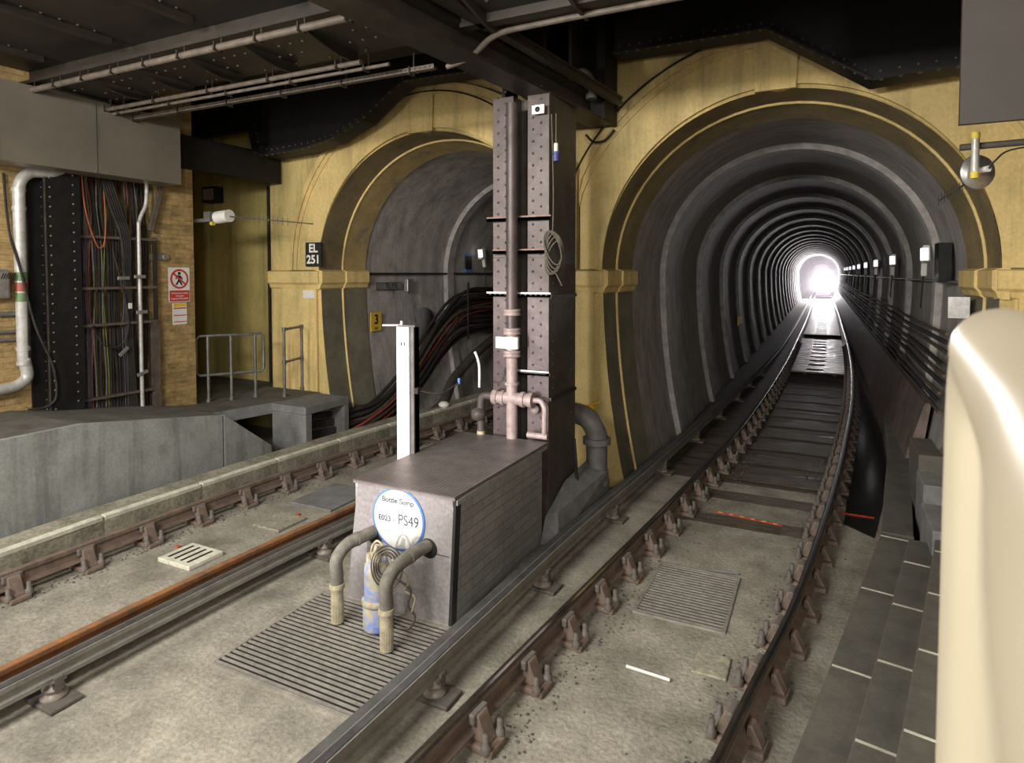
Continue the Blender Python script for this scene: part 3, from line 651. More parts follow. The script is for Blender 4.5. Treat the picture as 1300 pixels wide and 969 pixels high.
# panel overhead on the left
dp = thing('overhead_panel', 'long plain grey sheet metal panel hanging over the left platform wall', 'panel', (-8.75, 2.5, 4.37))
obj('casing', MB().box(-8.95, -8.55, -1, 6.25, 4.38, 5.32), 'panel', dp)
obj('joints', MB().box(-8.552, -8.546, 3.94, 3.945, 4.38, 5.3).box(-8.552, -8.546, 5.05, 5.055, 4.38, 5.3), 'darkedge', dp)
tag(obj('wall_beam', MB().box(-9.25, -9.0, 6.0, 8.6, 4.72, 5.24), 'black', bevel=.01), 'black beam end running from behind the grey panel to the arch wall', 'beam')
# recess fittings
fl = thing('floodlight', 'small black floodlight high on the yellow recess wall', 'light', (-11.2, 8.8, 4.5))
obj('housing', MB().box(-11.36, -10.95, 8.75, 8.95, 4.50, 4.82), 'black', fl, .02)
obj('lens', MB().box(-11.30, -11.0, 8.742, 8.75, 4.55, 4.77), 'galv', fl)
obj('mount', MB().box(-11.5, -11.3, 8.9, 9.0, 4.55, 4.8), 'cablegrey', fl)
tag(obj('corner_pipe', MB().tube([(-9.66, 8.9, 4.75), (-9.66, 8.9, .93)], .025, 8), 'cable'), 'thin dark pipe down the corner left of the left arch', 'pipe')
al = thing('yagi_antenna', 'left antenna with white drum and long thin rod pointing at the arch', 'antenna', (-8.9, 7.0, 3.9))
obj('boom', MB().tube([(-10.2, 7.0, 3.92), (-8.85, 7.0, 3.93)], .035, 10), 'galv', al)
obj('drum', MB().cyl((-8.72, 7.0, 3.96), (-8.44, 7.0, 3.98), .10, 18), 'white', al)
obj('clamp', MB().box(-8.98, -8.84, 6.95, 7.05, 3.90, 4.06).cyl((-8.95, 7, 4.02), (-8.7, 7, 4.0), .02, 8), 'cablegrey', al)
obj('yellow_tip', MB().cyl((-8.84, 6.98, 3.87), (-8.78, 6.98, 3.87), .035, 8), 'ytape', al)
e_ = MB().tube([(-8.45, 7.0, 3.97), (-6.7, 7.0, 3.79)], .010, 6)
for i in range(12):
    x = -8.3 + i * .1; e_.cyl((x, 7.0, 3.955 - i * .0105 - .06), (x, 7.0, 3.955 - i * .0105 + .06), .004, 4)
obj('rod', e_, 'conduit', al)
# EL 251 sign, paper, 3 sign
RY = (pi / 2, 0, 0)
el = thing('location_sign', 'black square sign reading EL 251 above the left arch impost', 'sign', (-8.18, 8.58, 3.2))
obj('plate', MB().box(-8.37, -8.0, 8.55, 8.575, 3.19, 3.62), 'signblack', el)
text('letters', 'EL', .21, (-8.185, 8.546, 3.51), RY, 'signwhite', el, bold=.006)
text('numbers', '251', .21, (-8.185, 8.546, 3.31), RY, 'signwhite', el, bold=.006)
tag(obj('paper_notice', MB().box(-8.48, -8.20, 8.585, 8.598, 2.62, 2.76), 'white'), 'small blank white paper on the pilaster below the black sign', 'notice')
# ------------------------------------------------------------ left tunnel contents
def on_lining(y, z, side=-1, xc=CL, off=.08):
    if z < SPR: t = (SPR - z) / SPR; dx = RT - .35 * t * t
    else: dx = math.sqrt(max(RT * RT - (z - SPR) ** 2, 0))
    return (xc + side * (dx - off), y, z)
x3 = on_lining(9.95, 2.1, off=.02)[0]
t3 = thing('number_sign', 'small yellow sign with black figure 3 on the left tunnel wall', 'sign', (x3, 9.95, 1.9))
obj('plate', MB().box(x3, x3 + .015, 9.80, 10.12, 1.93, 2.30), 'signyellow', t3)
text('figure', '3', .26, (x3 + .02, 9.96, 2.15), RX, 'signblack', t3, bold=.007)
text('small_print', 'MD', .07, (x3 + .02, 9.96, 1.98), RX, 'signblack', t3)
x4 = on_lining(10.2, 2.8, off=.02)[0]
t4 = thing('name_plate', 'narrow pale plate with black letters TL M3 beside the left arch impost', 'sign', (x4, 10.4, 2.75))
obj('plate', MB().box(x4, x4 + .012, 10.0, 10.85, 2.74, 2.88), 'conc', t4)
obj('frame_lines', MB().box(x4 + .012, x4 + .015, 10.0, 10.85, 2.735, 2.745).box(x4 + .012, x4 + .015, 10.0, 10.85, 2.875, 2.885).box(x4 + .012, x4 + .015, 10.0, 10.01, 2.735, 2.885).box(x4 + .012, x4 + .015, 10.84, 10.85, 2.735, 2.885), 'signblack', t4)
text('letters', 'TL M3', .15, (x4 + .016, 10.5, 2.81), RX, 'signblack', t4)
jb = thing('junction_box', 'small grey junction box with two wires hanging on the left tunnel wall', 'box', (on_lining(11, 2.7)[0], 11.1, 2.6))
xx = on_lining(11, 2.8, off=.02)[0]
obj('case', MB().box(xx, xx + .10, 10.95, 11.15, 2.68, 2.95), 'galv', jb, .01)
obj('wire', MB().tube([(xx + .04, 11.0, 2.68), (xx + .08, 11.02, 2.2), (xx + .2, 11.0, 1.5)], .014, 6), 'cablegrey', jb)
obj('wire', MB().tube([(xx + .04, 11.1, 2.68), (xx + .10, 11.12, 2.2), (xx + .24, 11.1, 1.4)], .014, 6), 'cablegrey', jb)
tag(obj('wall_line', MB().tube([on_lining(9.8, 3.06, off=.035)] + [on_lining(q, 3.06, off=.035) for q in (12, 14, 20, 40)], .022, 6), 'cable'), 'thin black line running level along the left tunnel wall', 'conduit')
bl = thing('blue_frame_panel', 'small black panel with blue ends on the left tunnel wall', 'panel', (on_lining(13.6, 3.4)[0], 13.6, 3.2))
q = on_lining(13.6, 3.35, off=.03)[0]
obj('panel', MB().box(q, q + .02, 13.45, 13.75, 3.16, 3.50), 'signblack', bl)
obj('blue_ends', MB().box(q + .001, q + .03, 13.43, 13.77, 3.50, 3.55).box(q + .001, q + .03, 13.43, 13.77, 3.11, 3.16), 'signblue', bl)
def tunnel_lamp(loc, rz, label, group=None, mir=1):
    t = thing('tunnel_lamp', label, 'lamp', loc, rz, group)
    obj('case', MB().obox(Vector(loc) + Vector((0, 0, .12)), (.10, .26, .26), Matrix.Rotation(.18 * mir, 3, 'X')), 'white', t, .02)
    obj('lamp_face', MB().obox(Vector(loc) + Vector((-.03 * mir * -1, -.115, .12)), (.11, .06, .20), Matrix.Rotation(.18 * mir, 3, 'X')), 'lampface', t, .01)
    obj('arm', MB().bar(Vector(loc) + Vector((0, .10, .02)), Vector(loc) + Vector((0, .16, -.22)), .08, .09), 'white', t, .015)
    obj('cable_tail', MB().tube([Vector(loc) + Vector((0, .17, -.2)), Vector(loc) + Vector((.03 * mir, .18, -.75))], .012, 6), 'cable', t)
    return t
l1 = on_lining(14.1, 3.45, off=.12)
tl = tunnel_lamp(l1, 0, 'white tunnel lamp case on the wall of the left tunnel')
# cables of the left tunnel
specs = []
for i in range(15):
    z0 = .10 + .035 * i; z1 = 1.55 + .078 * i
    specs.append((z0, z1, 'cable' if i % 4 else 'cablebrown', .028 + .008 * (i % 3)))
for i, (z0, z1, cm, r_) in enumerate(specs):
    o_ = .10 + .07 * (i % 3); ph = random.uniform(-.25, .25)
    pts = [(-7.55 - .05 * i, 7.6, z0), (-7.52 + .02 * (i % 4), 8.7, z0 + .05), on_lining(9.6 + ph, z0 + .15, off=o_ + .12), on_lining(10.8 + ph, z0 + .35 * (z1 - z0), off=o_ + .1), on_lining(12.0 + ph, z0 + .75 * (z1 - z0), off=o_ + .05), on_lining(13.2 + ph, z1, off=o_), on_lining(15, z1 + .02, off=o_), on_lining(20, z1, off=o_), on_lining(38, z1, off=o_)]
    tag(obj('tunnel_cable', MB().tube(smooth_path(pts, 6), r_, 7), cm), ('black' if cm == 'cable' else 'brown') + ' cable sweeping up the left tunnel wall in the big bundle', 'cable', ('black' if cm == 'cable' else 'brown') + ' cables of the left tunnel bundle')
for i in range(3):
    pts = [(-7.4, 7.9 + .1 * i, .12 + .06 * i), (-7.2, 8.8, .3 + .08 * i), (-7.35, 9.8, .45 + .1 * i), on_lining(11.0, .9 + .12 * i, off=.3), on_lining(12.4, 1.7 + .1 * i, off=.26), on_lining(13.6, 2.1 + .08 * i, off=.2), on_lining(18, 2.15 + .08 * i, off=.2)]
    tag(obj('tunnel_cable', MB().tube(smooth_path(pts, 6), .022, 7), 'red' if i != 1 else 'cablebrown'), ['red cable lowest of the bundle beside the kerb', 'rusty brown cable between the two red ones beside the kerb', 'red cable upper of the two beside the kerb'][i], 'cable')
tag(obj('large_pipe', MB().tube(smooth_path([(-6.95, 10.0, .25), (-7.0, 10.9, .35), on_lining(12.2, .75, off=.35), on_lining(14.2, 1.35, off=.28), on_lining(17, 1.75, off=.25), on_lining(30, 1.8, off=.25)], 6), .11, 12), 'colside'), 'fat dark pipe rising along the foot of the left tunnel wall', 'pipe')
tag(obj('wall_disc', MB().lathe([(0, 0), (.42, 0), (.42, .03), (0, .03)], on_lining(11.6, 1.9, off=.02), (1, 0, 0), 28), 'conc'), 'round concrete cover plate on the left tunnel wall behind the cables', 'cover')
for i in range(4):
    yy = 13.0 + 1.6 * i
    tag(obj('cable_bracket', MB().box(on_lining(yy, 2.2, off=.34)[0] - .0, on_lining(yy, 2.2, off=.34)[0] + .03, yy, yy + .05, 1.5, 2.85), 'cable'), 'black upright bracket holding cables on the left tunnel wall', 'bracket', 'cable brackets in the left tunnel')
tag(obj('rag', MB().lathe([(0.001, 0), (.10, .02), (.12, .07), (.07, .12), (0.001, .13)], (-6.75, 10.6, .385), (0, .1, 1), 9), 'white'), 'scrap of white rag lying on the kerb end', 'rag')

# ------------------------------------------------------------ pump box
pb = thing('pump_box', 'grey pump housing with chequer plate top, brick sides and round blue sign', 'housing', (-3.36, 5.55, 0))
obj('brick_body', MB().box(-3.93, -2.83, 4.62, 6.50, 0, 1.12), 'gbrick', pb)
obj('top_plate', MB().prism([(-3.88, 4.53), (-2.78, 4.53), (-2.76, 6.50), (-3.88, 6.50)], 1.13, 1.16, 'z'), 'tread', pb)
obj('top_edge', MB().box(-2.80, -2.765, 4.55, 6.5, 1.085, 1.128).box(-2.81, -2.80, 4.55, 6.5, 1.07, 1.128), 'gbrick', pb)
obj('front_panel', MB().prism([(-3.98, 0), (-2.86, 0), (-2.80, 1.128), (-3.84, 1.128), (-3.90, .70)], 4.55, 4.60), 'box', pb)
obj('corner_angle', MB().prism([(-2.86, 0), (-2.83, 0), (-2.775, 1.128), (-2.80, 1.128)], 4.545, 4.63), 'darkedge', pb)
obj('panel_seam', MB().box(-3.93, -2.85, 4.547, 4.55, .62, .626), 'darkedge', pb)
hl = MB()
for x, z in ((-3.06, .66), (-3.65, .67)): hl.lathe([(0, 0), (.088, 0), (.088, .004), (0, .004)], (x, 4.549, z), (0, -1, 0), 24)
obj('pipe_opening', hl, 'void', pb)
sgn = thing('pump_sign', 'round white sign with blue rim reading Bottle Sump E023 - PS49', 'sign', (-3.38, 4.54, .6))
rs = .285; cz = .865
obj('blue_rim', MB().lathe([(0, 0), (rs, 0), (rs, .006), (0, .006)], (-3.38, 4.545, cz), (0, -1, 0), 48), 'signblue', sgn)
obj('white_disc', MB().lathe([(0, 0), (rs - .02, 0), (rs - .02, .003), (0, .003)], (-3.38, 4.539, cz), (0, -1, 0), 48), 'signwhite', sgn)
text('upper_text', 'Bottle Sump', .070, (-3.38, 4.534, cz + .165), RY, 'signtext', sgn, bold=.0015)
text('code_text', 'E023 -', .070, (-3.505, 4.534, cz - .01), RY, 'signtext', sgn, bold=.0015)
text('number_text', 'PS49', .135, (-3.265, 4.534, cz + .0), RY, 'signtext', sgn, sx=.85)
# bent pipes
def bent(x, ztop, xb, yb, label, zpale=.36):
    t = thing('bent_hose', label, 'pipe', (xb, yb, 0))
    P = smooth_path([(x, 4.62, ztop), (x - .03, 4.42, ztop + .0), (x + (xb - x) * .7, yb + .10, ztop - .02), (xb, yb, ztop - .12), (xb, yb, ztop - .26), (xb, yb, .34)], 7)
    obj('upper_pipe', MB().tube(P, .056, 14), 'hose', t)
    obj('pipe_joint', MB().cyl((xb, yb, .33), (xb, yb, .37), .066, 16), 'hosepale', t); obj('pipe_joint', MB().cyl(P[9], P[10], .062, 14), 'hose', t)
    g = MB()
    for k in range(24):
        a = 2 * pi * k / 24; g.cyl((xb + .048 * cos(a), yb + .048 * sin(a), 0.03), (xb + .048 * cos(a), yb + .048 * sin(a), .22), .008, 5)
    g.cyl((xb, yb, .03), (xb, yb, .34), .046, 14)
    obj('strainer', g, 'hosepale', t)
    obj('clamp', MB().lathe([(.056, .20), (.054, .30), (.059, .34)], (xb, yb, 0), (0, 0, 1), 14), 'hosepale', t)
    return t
bent(-3.65, .70, -3.755, 4.16, 'bent grey-brown suction pipe left of the blue pump')
bent(-3.06, .68, -3.115, 4.02, 'bent grey-brown suction pipe right of the blue pump, nearest the camera')
pm = thing('submersible_pump', 'dirty blue and cream cylindrical pump standing on the grating', 'pump', (-3.40, 4.24, .03))
pc = (-3.385, 4.24, .03)
obj('lower_body', MB().lathe([(.02, 0), (.115, 0), (.12, .02), (.12, .20), (.105, .22)], pc, n=28), 'pump', pm)
obj('collar', MB().lathe([(.11, .21), (.13, .22), (.13, .255), (.11, .265)], pc, n=28), 'hosepale', pm)
obj('upper_body', MB().lathe([(.108, .26), (.108, .50), (.10, .56), (.07, .585), (.001, .59)], pc, n=28), 'pump', pm)
obj('cable_gland', MB().cyl((-3.40, 4.24, .60), (-3.40, 4.24, .68), .035, 10).cyl((-3.40, 4.24, .66), (-3.38, 4.24, .75), .022, 8).cyl((-3.45, 4.22, .60), (-3.45, 4.22, .67), .025, 8).cyl((-3.34, 4.22, .60), (-3.34, 4.22, .66), .02, 8), 'hosepale', pm)
obj('handle', MB().tube(smooth_path([(-3.46, 4.26, .60), (-3.44, 4.25, .72), (-3.38, 4.25, .78), (-3.32, 4.26, .72), (-3.30, 4.28, .58)], 5), .010, 6), 'hosepale', pm)
cl = thing('cable_coil', 'coil of olive black cable hung between the pump and right pipe', 'cable', (-3.2, 4.28, .1))
cm_ = MB()
for k in range(7):
    rx_ = .040 + .014 * k; rz_ = .085 + .0165 * k; P = []
    for i in range(29):
        a = 2 * pi * i / 28; P.append((-3.265 + rx_ * cos(a) + .006 * k, 4.20 + .05 * cos(a) - .004 * k + .02 * (k % 2), .615 + rz_ * sin(a)))
    cm_.tube(P, .0065, 6)
obj('loops', cm_, 'coil', cl)
obj('tail', MB().tube(smooth_path([(-3.24, 4.26, .5), (-3.08, 4.3, .40), (-3.12, 4.32, .25), (-3.06, 4.34, .15), (-3.10, 4.30, .06), (-3.2, 4.3, .05)], 6), .010, 6), 'coil', cl)
obj('tail', MB().tube(smooth_path([(-3.30, 4.26, .70), (-3.16, 4.24, .60), (-3.08, 4.28, .48), (-3.14, 4.30, .38), (-3.05, 4.32, .33), (-3.08, 4.32, .2)], 6), .009, 6), 'hosepale', cl)
# gratings
def grating(name, x0, x1, y0, y1, n, label, along='x', skew=0):
    t = thing(name, label, 'drain grating', ((x0 + x1) / 2, (y0 + y1) / 2, 0))
    obj('pit', MB().box(x0, x1, y0, y1, 0.0, .006), 'void', t)
    b = MB()
    for i in range(n):
        y = y0 + (y1 - y0) * (i + .5) / n; d = (y1 - y0) / n * .21
        b.box(x0, x1, y - d, y + d, .006, .016)
    obj('bars', b, 'grate', t)
    obj('frame', MB().box(x0 - .025, x0, y0 - .02, y1 + .02, 0, .018).box(x1, x1 + .025, y0 - .02, y1 + .02, 0, .018).box(x0, x1, y0 - .025, y0, 0, .018).box(x0, x1, y1, y1 + .025, 0, .018), 'grate', t)
    return t
grating('drain_grating', -4.24, -2.80, 3.30, 4.53, 24, 'large slotted drain grating under the blue pump')
g2 = grating('drain_grating', -1.47, -.72, 5.52, 6.56, 20, 'pale slotted drain grating between the rails of the right track')
tag(obj('floor_plate', MB().box(-6.32, -5.62, 6.12, 6.98, 0, .03), 'conc', bevel=.008), 'square grey cover plate between the rails of the left track', 'cover plate')
fc = obj('drain_cover', MB().box(-6.30, -5.80, 4.24, 4.66, .0, .05), 'kerb_edge', bevel=.01); tag(fc, 'small white-smeared square drain cover between the left rails', 'drain cover')
sl = MB()
for i in range(4): sl.box(-6.22 + .1 * i, -6.19 + .1 * i, 4.30, 4.60, .05, .054)
obj('slots', sl, 'darkedge', fc)
tag(obj('floor_block', MB().box(-6.15, -5.72, 5.35, 5.80, 0, .035), 'kerb', bevel=.01), 'worn concrete patch block between the left rails near the grey plate', 'block')
tag(obj('floor_block', MB().box(-.86, -.60, 4.85, 5.15, 0, .02), 'kerb', bevel=.01), 'small yellowish stone patch in the floor of the right track', 'block')
tag(obj('floor_rod', MB().tube([(-1.32, 4.68, .02), (-.98, 4.66, .02)], .014, 6), 'white'), 'white painted rod lying on the floor of the right track', 'rod')
tag(obj('floor_rod', MB().tube([(-.95, 6.62, .02), (-.72, 6.66, .02)], .014, 6), 'conc'), 'short grey rod beyond the pale grating of the right track', 'rod')
tag(obj('marker_tape', MB().bar((-1.22, 8.32, .01), (-.40, 8.20, .01), .02, .01), 'redtape'), 'red and yellow tape line across the right track floor', 'tape')
ty = MB()
for i in range(6): ty.bar((-1.15 + i * .13, 8.31 - i * .019, .016), (-1.10 + i * .13, 8.303 - i * .019, .016), .02, .006)
obj('yellow_dashes', ty, 'ytape', bpy.data.objects['marker_tape'])
tag(obj('marker_tape', MB().bar((.24, 8.95, .02), (.62, 8.95, .02), .02, .01), 'redtape'), 'red tape line right of the right-hand rail', 'tape')
for x, y_, lb in ((-5.95, 5.85, 'tiny orange fleck near the floor plate of the left track'), (-6.45, 4.55, 'tiny orange fleck beside the white-smeared drain cover')):
    tag(obj('orange_scrap', MB().box(x, x + .05, y_, y_ + .04, 0, .02), 'orange'), lb, 'litter')

# ------------------------------------------------------------ white post
wp = thing('steel_post', 'bright white square steel post behind the pump box', 'post', (-3.98, 5.75, 0))
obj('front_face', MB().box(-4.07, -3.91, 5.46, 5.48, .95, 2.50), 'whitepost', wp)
obj('post_body', MB().box(-4.07, -3.85, 5.48, 5.56, .0, 2.52).box(-3.88, -3.85, 5.46, 5.56, .0, 2.50), 'postshade', wp)
obj('holes', MB().box(-4.01, -4.0, 5.455, 5.46, 2.30, 2.34).box(-3.97, -3.96, 5.455, 5.46, 2.30, 2.34), 'darkedge', wp)
obj('top_pin', MB().tube([(-4.28, 5.5, 2.505), (-4.02, 5.5, 2.515)], .012, 6).cyl((-4.03, 5.5, 2.5), (-4.03, 5.5, 2.56), .016, 8), 'whitepost', wp)
obj('side_cable', MB().box(-3.85, -3.80, 5.46, 5.52, 1.80, 1.86).tube(smooth_path([(-3.82, 5.5, 1.83), (-3.6, 5.6, 1.80), (-3.5, 5.8, 1.9)], 4), .008, 5), 'cable', wp)
obj('blue_plug', MB().cyl((-3.50, 5.8, 1.88), (-3.50, 5.8, 1.94), .015, 8), 'signblue', wp)

# ------------------------------------------------------------ column
cx0, cx1, cyf, cyb = -3.52, -2.80, 6.62, 7.45
cn = thing('steel_column', 'tall riveted brown steel column standing behind the pump box', 'column', (-3.16, 7.0, 0))
obj('flange', MB().box(cx0, cx0 + .27, cyf, cyf + .03, 0, 5.12), 'column', cn, .004)
obj('flange', MB().box(cx1 - .27, cx1, cyf, cyf + .03, 0, 5.12), 'column', cn, .004)
obj('web', MB().box(cx0 + .27, cx1 - .27, cyf + .22, cyf + .25, 0, 5.12).box(cx0 + .24, cx0 + .27, cyf + .03, cyf + .25, 0, 5.12).box(cx1 - .27, cx1 - .24, cyf + .03, cyf + .25, 0, 5.12), 'colside', cn)
obj('side_plate', MB().box(cx1 - .03, cx1, cyf + .03, cyb, 0, 5.12).box(cx0, cx0 + .03, cyf + .03, cyb, 0, 5.12).box(cx0, cx1, cyb, cyb + .03, 0, 5.12), 'colside', cn)
rv_ = MB()
for i in range(30):
    z = 1.2 + i * .135
    for x in (cx0 + .07, cx1 - .20): rv_.dome((x, cyf, z), (0, -1, 0), .017)
    for x in (cx0 + .17, cx1 - .10): rv_.dome((x, cyf, z + .067), (0, -1, 0), .017)
    rv_.dome((cx1, cyf + .12, z), (1, 0, 0), .015); rv_.dome((cx1, cyb - .12, z), (1, 0, 0), .015)
obj('rivets', rv_, 'rivet', cn)
obj('joint_band', MB().box(cx1, cx1 + .03, cyf, cyb, 2.78, 2.82).box(cx1, cx1 + .03, cyf, cyb, 1.60, 1.64), 'steelbrown', cn)
obj('splice', MB().box(cx0 + .005, cx0 + .26, cyf - .008, cyf, 3.25, 3.255).box(cx1 - .26, cx1 - .01, cyf - .008, cyf, 3.25, 3.255), 'darkedge', cn)
def strut(z, m_, label, x0=-3.58, x1=-2.76, perf=True):
    t = thing('strut_channel', label, 'bracket', (-3.16, cyf - .03, z))
    obj('channel', MB().box(x0, x1, cyf - .05, cyf - .008, z - .025, z + .012).box(x0, x1, cyf - .05, cyf - .04, z - .025, z + .03), m_, t)
    if perf:
        h_ = MB()
        for i in range(12):
            xx_ = x0 + .05 + i * (x1 - x0 - .1) / 11; h_.box(xx_ - .012, xx_ + .012, cyf - .0525, cyf - .05, z - .005, z + .010)
        obj('slots', h_, 'darkedge', t)
strut(3.70, 'bracket', 'rusty pink strut across the column, topmost of the four', perf=False)
strut(3.32, 'bracket', 'rusty strut just above the coiled cable on the column', -3.50, -2.82, False)
strut(2.82, 'whitepost', 'white perforated strut across the middle of the column')
strut(1.92, 'whitepost', 'white strut with cable above the pipe cross, lowest on the column', -3.20, -2.78)
vp = thing('riser_pipe', 'vertical pump riser pipe with couplings and cross fitting on the column', 'pipe', (-3.2, 6.5, 1.16))
px, py = -3.21, 6.50
obj('upper_pipe', MB().cyl((px, py, 2.4), (px, py, 5.0), .068, 16), 'column', vp)
obj('lower_pipe', MB().cyl((px, py, 1.16), (px, py, 2.4), .066, 16), 'pinkpipe', vp)
for z in (2.62, 2.40, 2.14): obj('coupling', MB().lathe([(.07, -.04), (.10, -.035), (.10, -.01), (.085, 0), (.10, .01), (.10, .035), (.07, .04)], (px, py, z)), 'pinkpipe', vp)
obj('white_sleeve', MB().box(px - .16, px + .12, py - .10, py - .07, 2.21, 2.34).cyl((px, py, 2.2), (px, py, 2.34), .085, 16), 'white', vp)
obj('cross_fitting', MB().cyl((px - .22, py, 1.62), (px + .26, py, 1.62), .075, 14).cyl((px - .24, py, 1.62), (px - .18, py, 1.62), .09, 14).cyl((px - .13, py, 1.62), (px - .09, py, 1.62), .09, 14).cyl((px + .12, py, 1.62), (px + .17, py, 1.62), .09, 14).cyl((px + .22, py, 1.62), (px + .27, py, 1.62), .09, 14), 'pinkpipe', vp)
obj('collar', MB().cyl((px, py, 1.78), (px, py, 1.81), .085, 14), 'pinkpipe', vp)
obj('side_branch', MB().tube(smooth_path([(px + .26, py, 1.62), (px + .36, py, 1.62), (px + .41, py - .0, 1.54), (px + .41, py, 1.40), (px + .41, py, 1.20)], 5), .032, 10).cyl((px + .2, py, 1.22), (px + .45, py, 1.22), .035, 10), 'pinkpipe', vp)
vb = thing('black_valve', 'black valve assembly left of the column foot', 'valve', (-3.62, 6.5, 1.16))
obj('body', MB().tube(smooth_path([(px - .24, py, 1.62), (px - .36, py, 1.62), (px - .41, py, 1.54), (px - .41, py, 1.18)], 5), .045, 10).lathe([(.02, -.08), (.08, -.05), (.09, 0), (.08, .05), (.02, .08)], (px - .43, py - .03, 1.40), (0, 0, 1), 12), 'colside', vb)
obj('foot', MB().cyl((px - .41, py, 1.16), (px - .41, py, 1.2), .05, 10), 'hosepale', vb)
tag(obj('white_lever', MB().tube(smooth_path([(px - .42, py - .02, 1.72), (px - .42, py - .02, 1.95), (px - .44, py - .02, 2.05), (px - .48, py - .02, 2.14)], 4), .016, 8), 'white'), 'thin white lever above the black valve', 'lever')
tag(obj('brass_tap', MB().lathe([(.001, -.05), (.05, -.03), (.05, .03), (.001, .05)], (-2.95, cyf - .04, 1.50), (0, 1, 0), 10), 'pinkpipe'), 'small round tap on the column above the pump box', 'tap')
tag(obj('conduit_strip', MB().cyl((-3.06, cyf + .05, 1.2), (-3.06, cyf + .05, 5.0), .028, 10), 'galv'), 'narrow silver conduit in the column recess right of the riser', 'conduit')
# cable hank and plug on column
hk = thing('cable_hank', 'coiled grey-brown cable hanging on the right edge of the column', 'cable', (-2.72, 6.6, 3.0))
h_ = MB()
for k in range(6):
    P = []; a0 = .25 * (k - 2.5)
    for i in range(25):
        a = 2 * pi * i / 24; u = .10 * cos(a); v = .23 * sin(a)
        P.append((-2.72 + u * cos(a0) - v * sin(a0) * .5, cyf - .04 - .008 * k, 3.25 + v * cos(a0) + u * sin(a0) * .4 + .02 * k))
    h_.tube(P, .010, 6)
obj('loops', h_, 'coil', hk)
obj('drop_cable', MB().tube(smooth_path([(-2.76, cyf - .03, 4.85), (-2.74, cyf - .04, 4.4), (-2.73, cyf - .04, 3.9), (-2.74, cyf - .04, 3.5)], 5), .009, 6), 'coil', hk)
obj('tail', MB().tube([(-2.70, cyf - .05, 3.08), (-2.62, cyf - .05, 2.93)], .009, 6), 'coil', hk)
pg = thing('blue_plug', 'white and blue plug dangling on a cable beside the column', 'plug', (-2.70, 6.55, 4.3))
obj('cable', MB().tube([(-2.70, cyf - .04, 4.85), (-2.70, cyf - .04, 4.50)], .009, 6), 'coil', pg)
obj('cap', MB().cyl((-2.70, cyf - .04, 4.42), (-2.70, cyf - .04, 4.52), .025, 12), 'white', pg)
obj('plug_body', MB().cyl((-2.70, cyf - .04, 4.32), (-2.70, cyf - .04, 4.40), .036, 14).cyl((-2.70, cyf - .04, 4.40), (-2.70, cyf - .04, 4.425), .045, 14), 'plugblue', pg)
wpn = thing('white_bracket_plate', 'white square plate with a hole at the top of the column', 'plate', (-2.85, 6.55, 4.85))
obj('plate', MB().box(-2.98, -2.83, cyf - .08, cyf - .06, 4.86, 4.96), 'signwhite', wpn)
obj('hole', MB().lathe([(0, 0), (.03, 0), (.03, .003), (0, .003)], (-2.91, cyf - .081, 4.91), (0, -1, 0), 16), 'signblack', wpn)
# plinth and elbow pipe
pt = [(-3.05, 6.9), (-2.66, 6.52), (-2.52, 8.15), (-3.1, 8.4)]
pn = MB(); zt = [.40, .36, .44, .5]
pn.add([(-2.82, 6.42, 0), (-2.62, 6.50, 0), (-2.50, 8.05, 0), (-2.785, 8.1, 0), (-2.785, 6.9, 0), (-2.80, 6.52, .30), (-2.68, 6.62, .33), (-2.50, 7.95, .48), (-2.785, 8.1, .60), (-2.785, 7.1, .55)],
       [(4, 3, 2, 1, 0), (0, 1, 6, 5), (1, 2, 7, 6), (2, 3, 8, 7), (3, 4, 9, 8), (4, 0, 5, 9), (5, 6, 9), (6, 7, 9), (7, 8, 9)])
tag(obj('concrete_plinth', pn, 'conc', bevel=.012), 'wedge shaped concrete plinth with chipped pale tip beside the column', 'plinth')
ep = thing('elbow_drainpipe', 'thick grey cast iron elbow pipe bending from the column into the plinth', 'pipe', (-2.7, 8.15, .4))
obj('elbow', MB().tube(smooth_path([(-3.05, 7.85, 1.20), (-2.9, 7.86, 1.20), (-2.75, 7.88, 1.13), (-2.66, 7.9, .96), (-2.65, 7.9, .80), (-2.65, 7.9, .15)], 7), .14, 18), 'castiron', ep)
obj('flange', MB().cyl((-2.65, 7.9, .82), (-2.65, 7.9, .90), .185, 20), 'castiron', ep); obj('flange', MB().cyl((-2.65, 7.9, .30), (-2.65, 7.9, .35), .175, 20), 'castiron', ep)
tg = thing('yellow_wing_valve', 'small yellow tap on the yellow pier above the elbow pipe', 'tap', (-2.94, 8.55, 1.05))
obj('stem', MB().box(-2.97, -2.90, 8.5, 8.6, 1.0, 1.18), 'signyellow', tg, .01)
obj('wings', MB().bar((-3.06, 8.53, 1.15), (-2.82, 8.53, 1.24), .03, .03), 'signyellow', tg, .008)
tag(obj('foot_pipe', MB().tube(smooth_path([(-2.76, 7.35, 1.0), (-2.72, 7.3, .75), (-2.70, 7.3, .5)], 4), .02, 8), 'cable'), 'thin dark pipe beside the column foot', 'pipe')

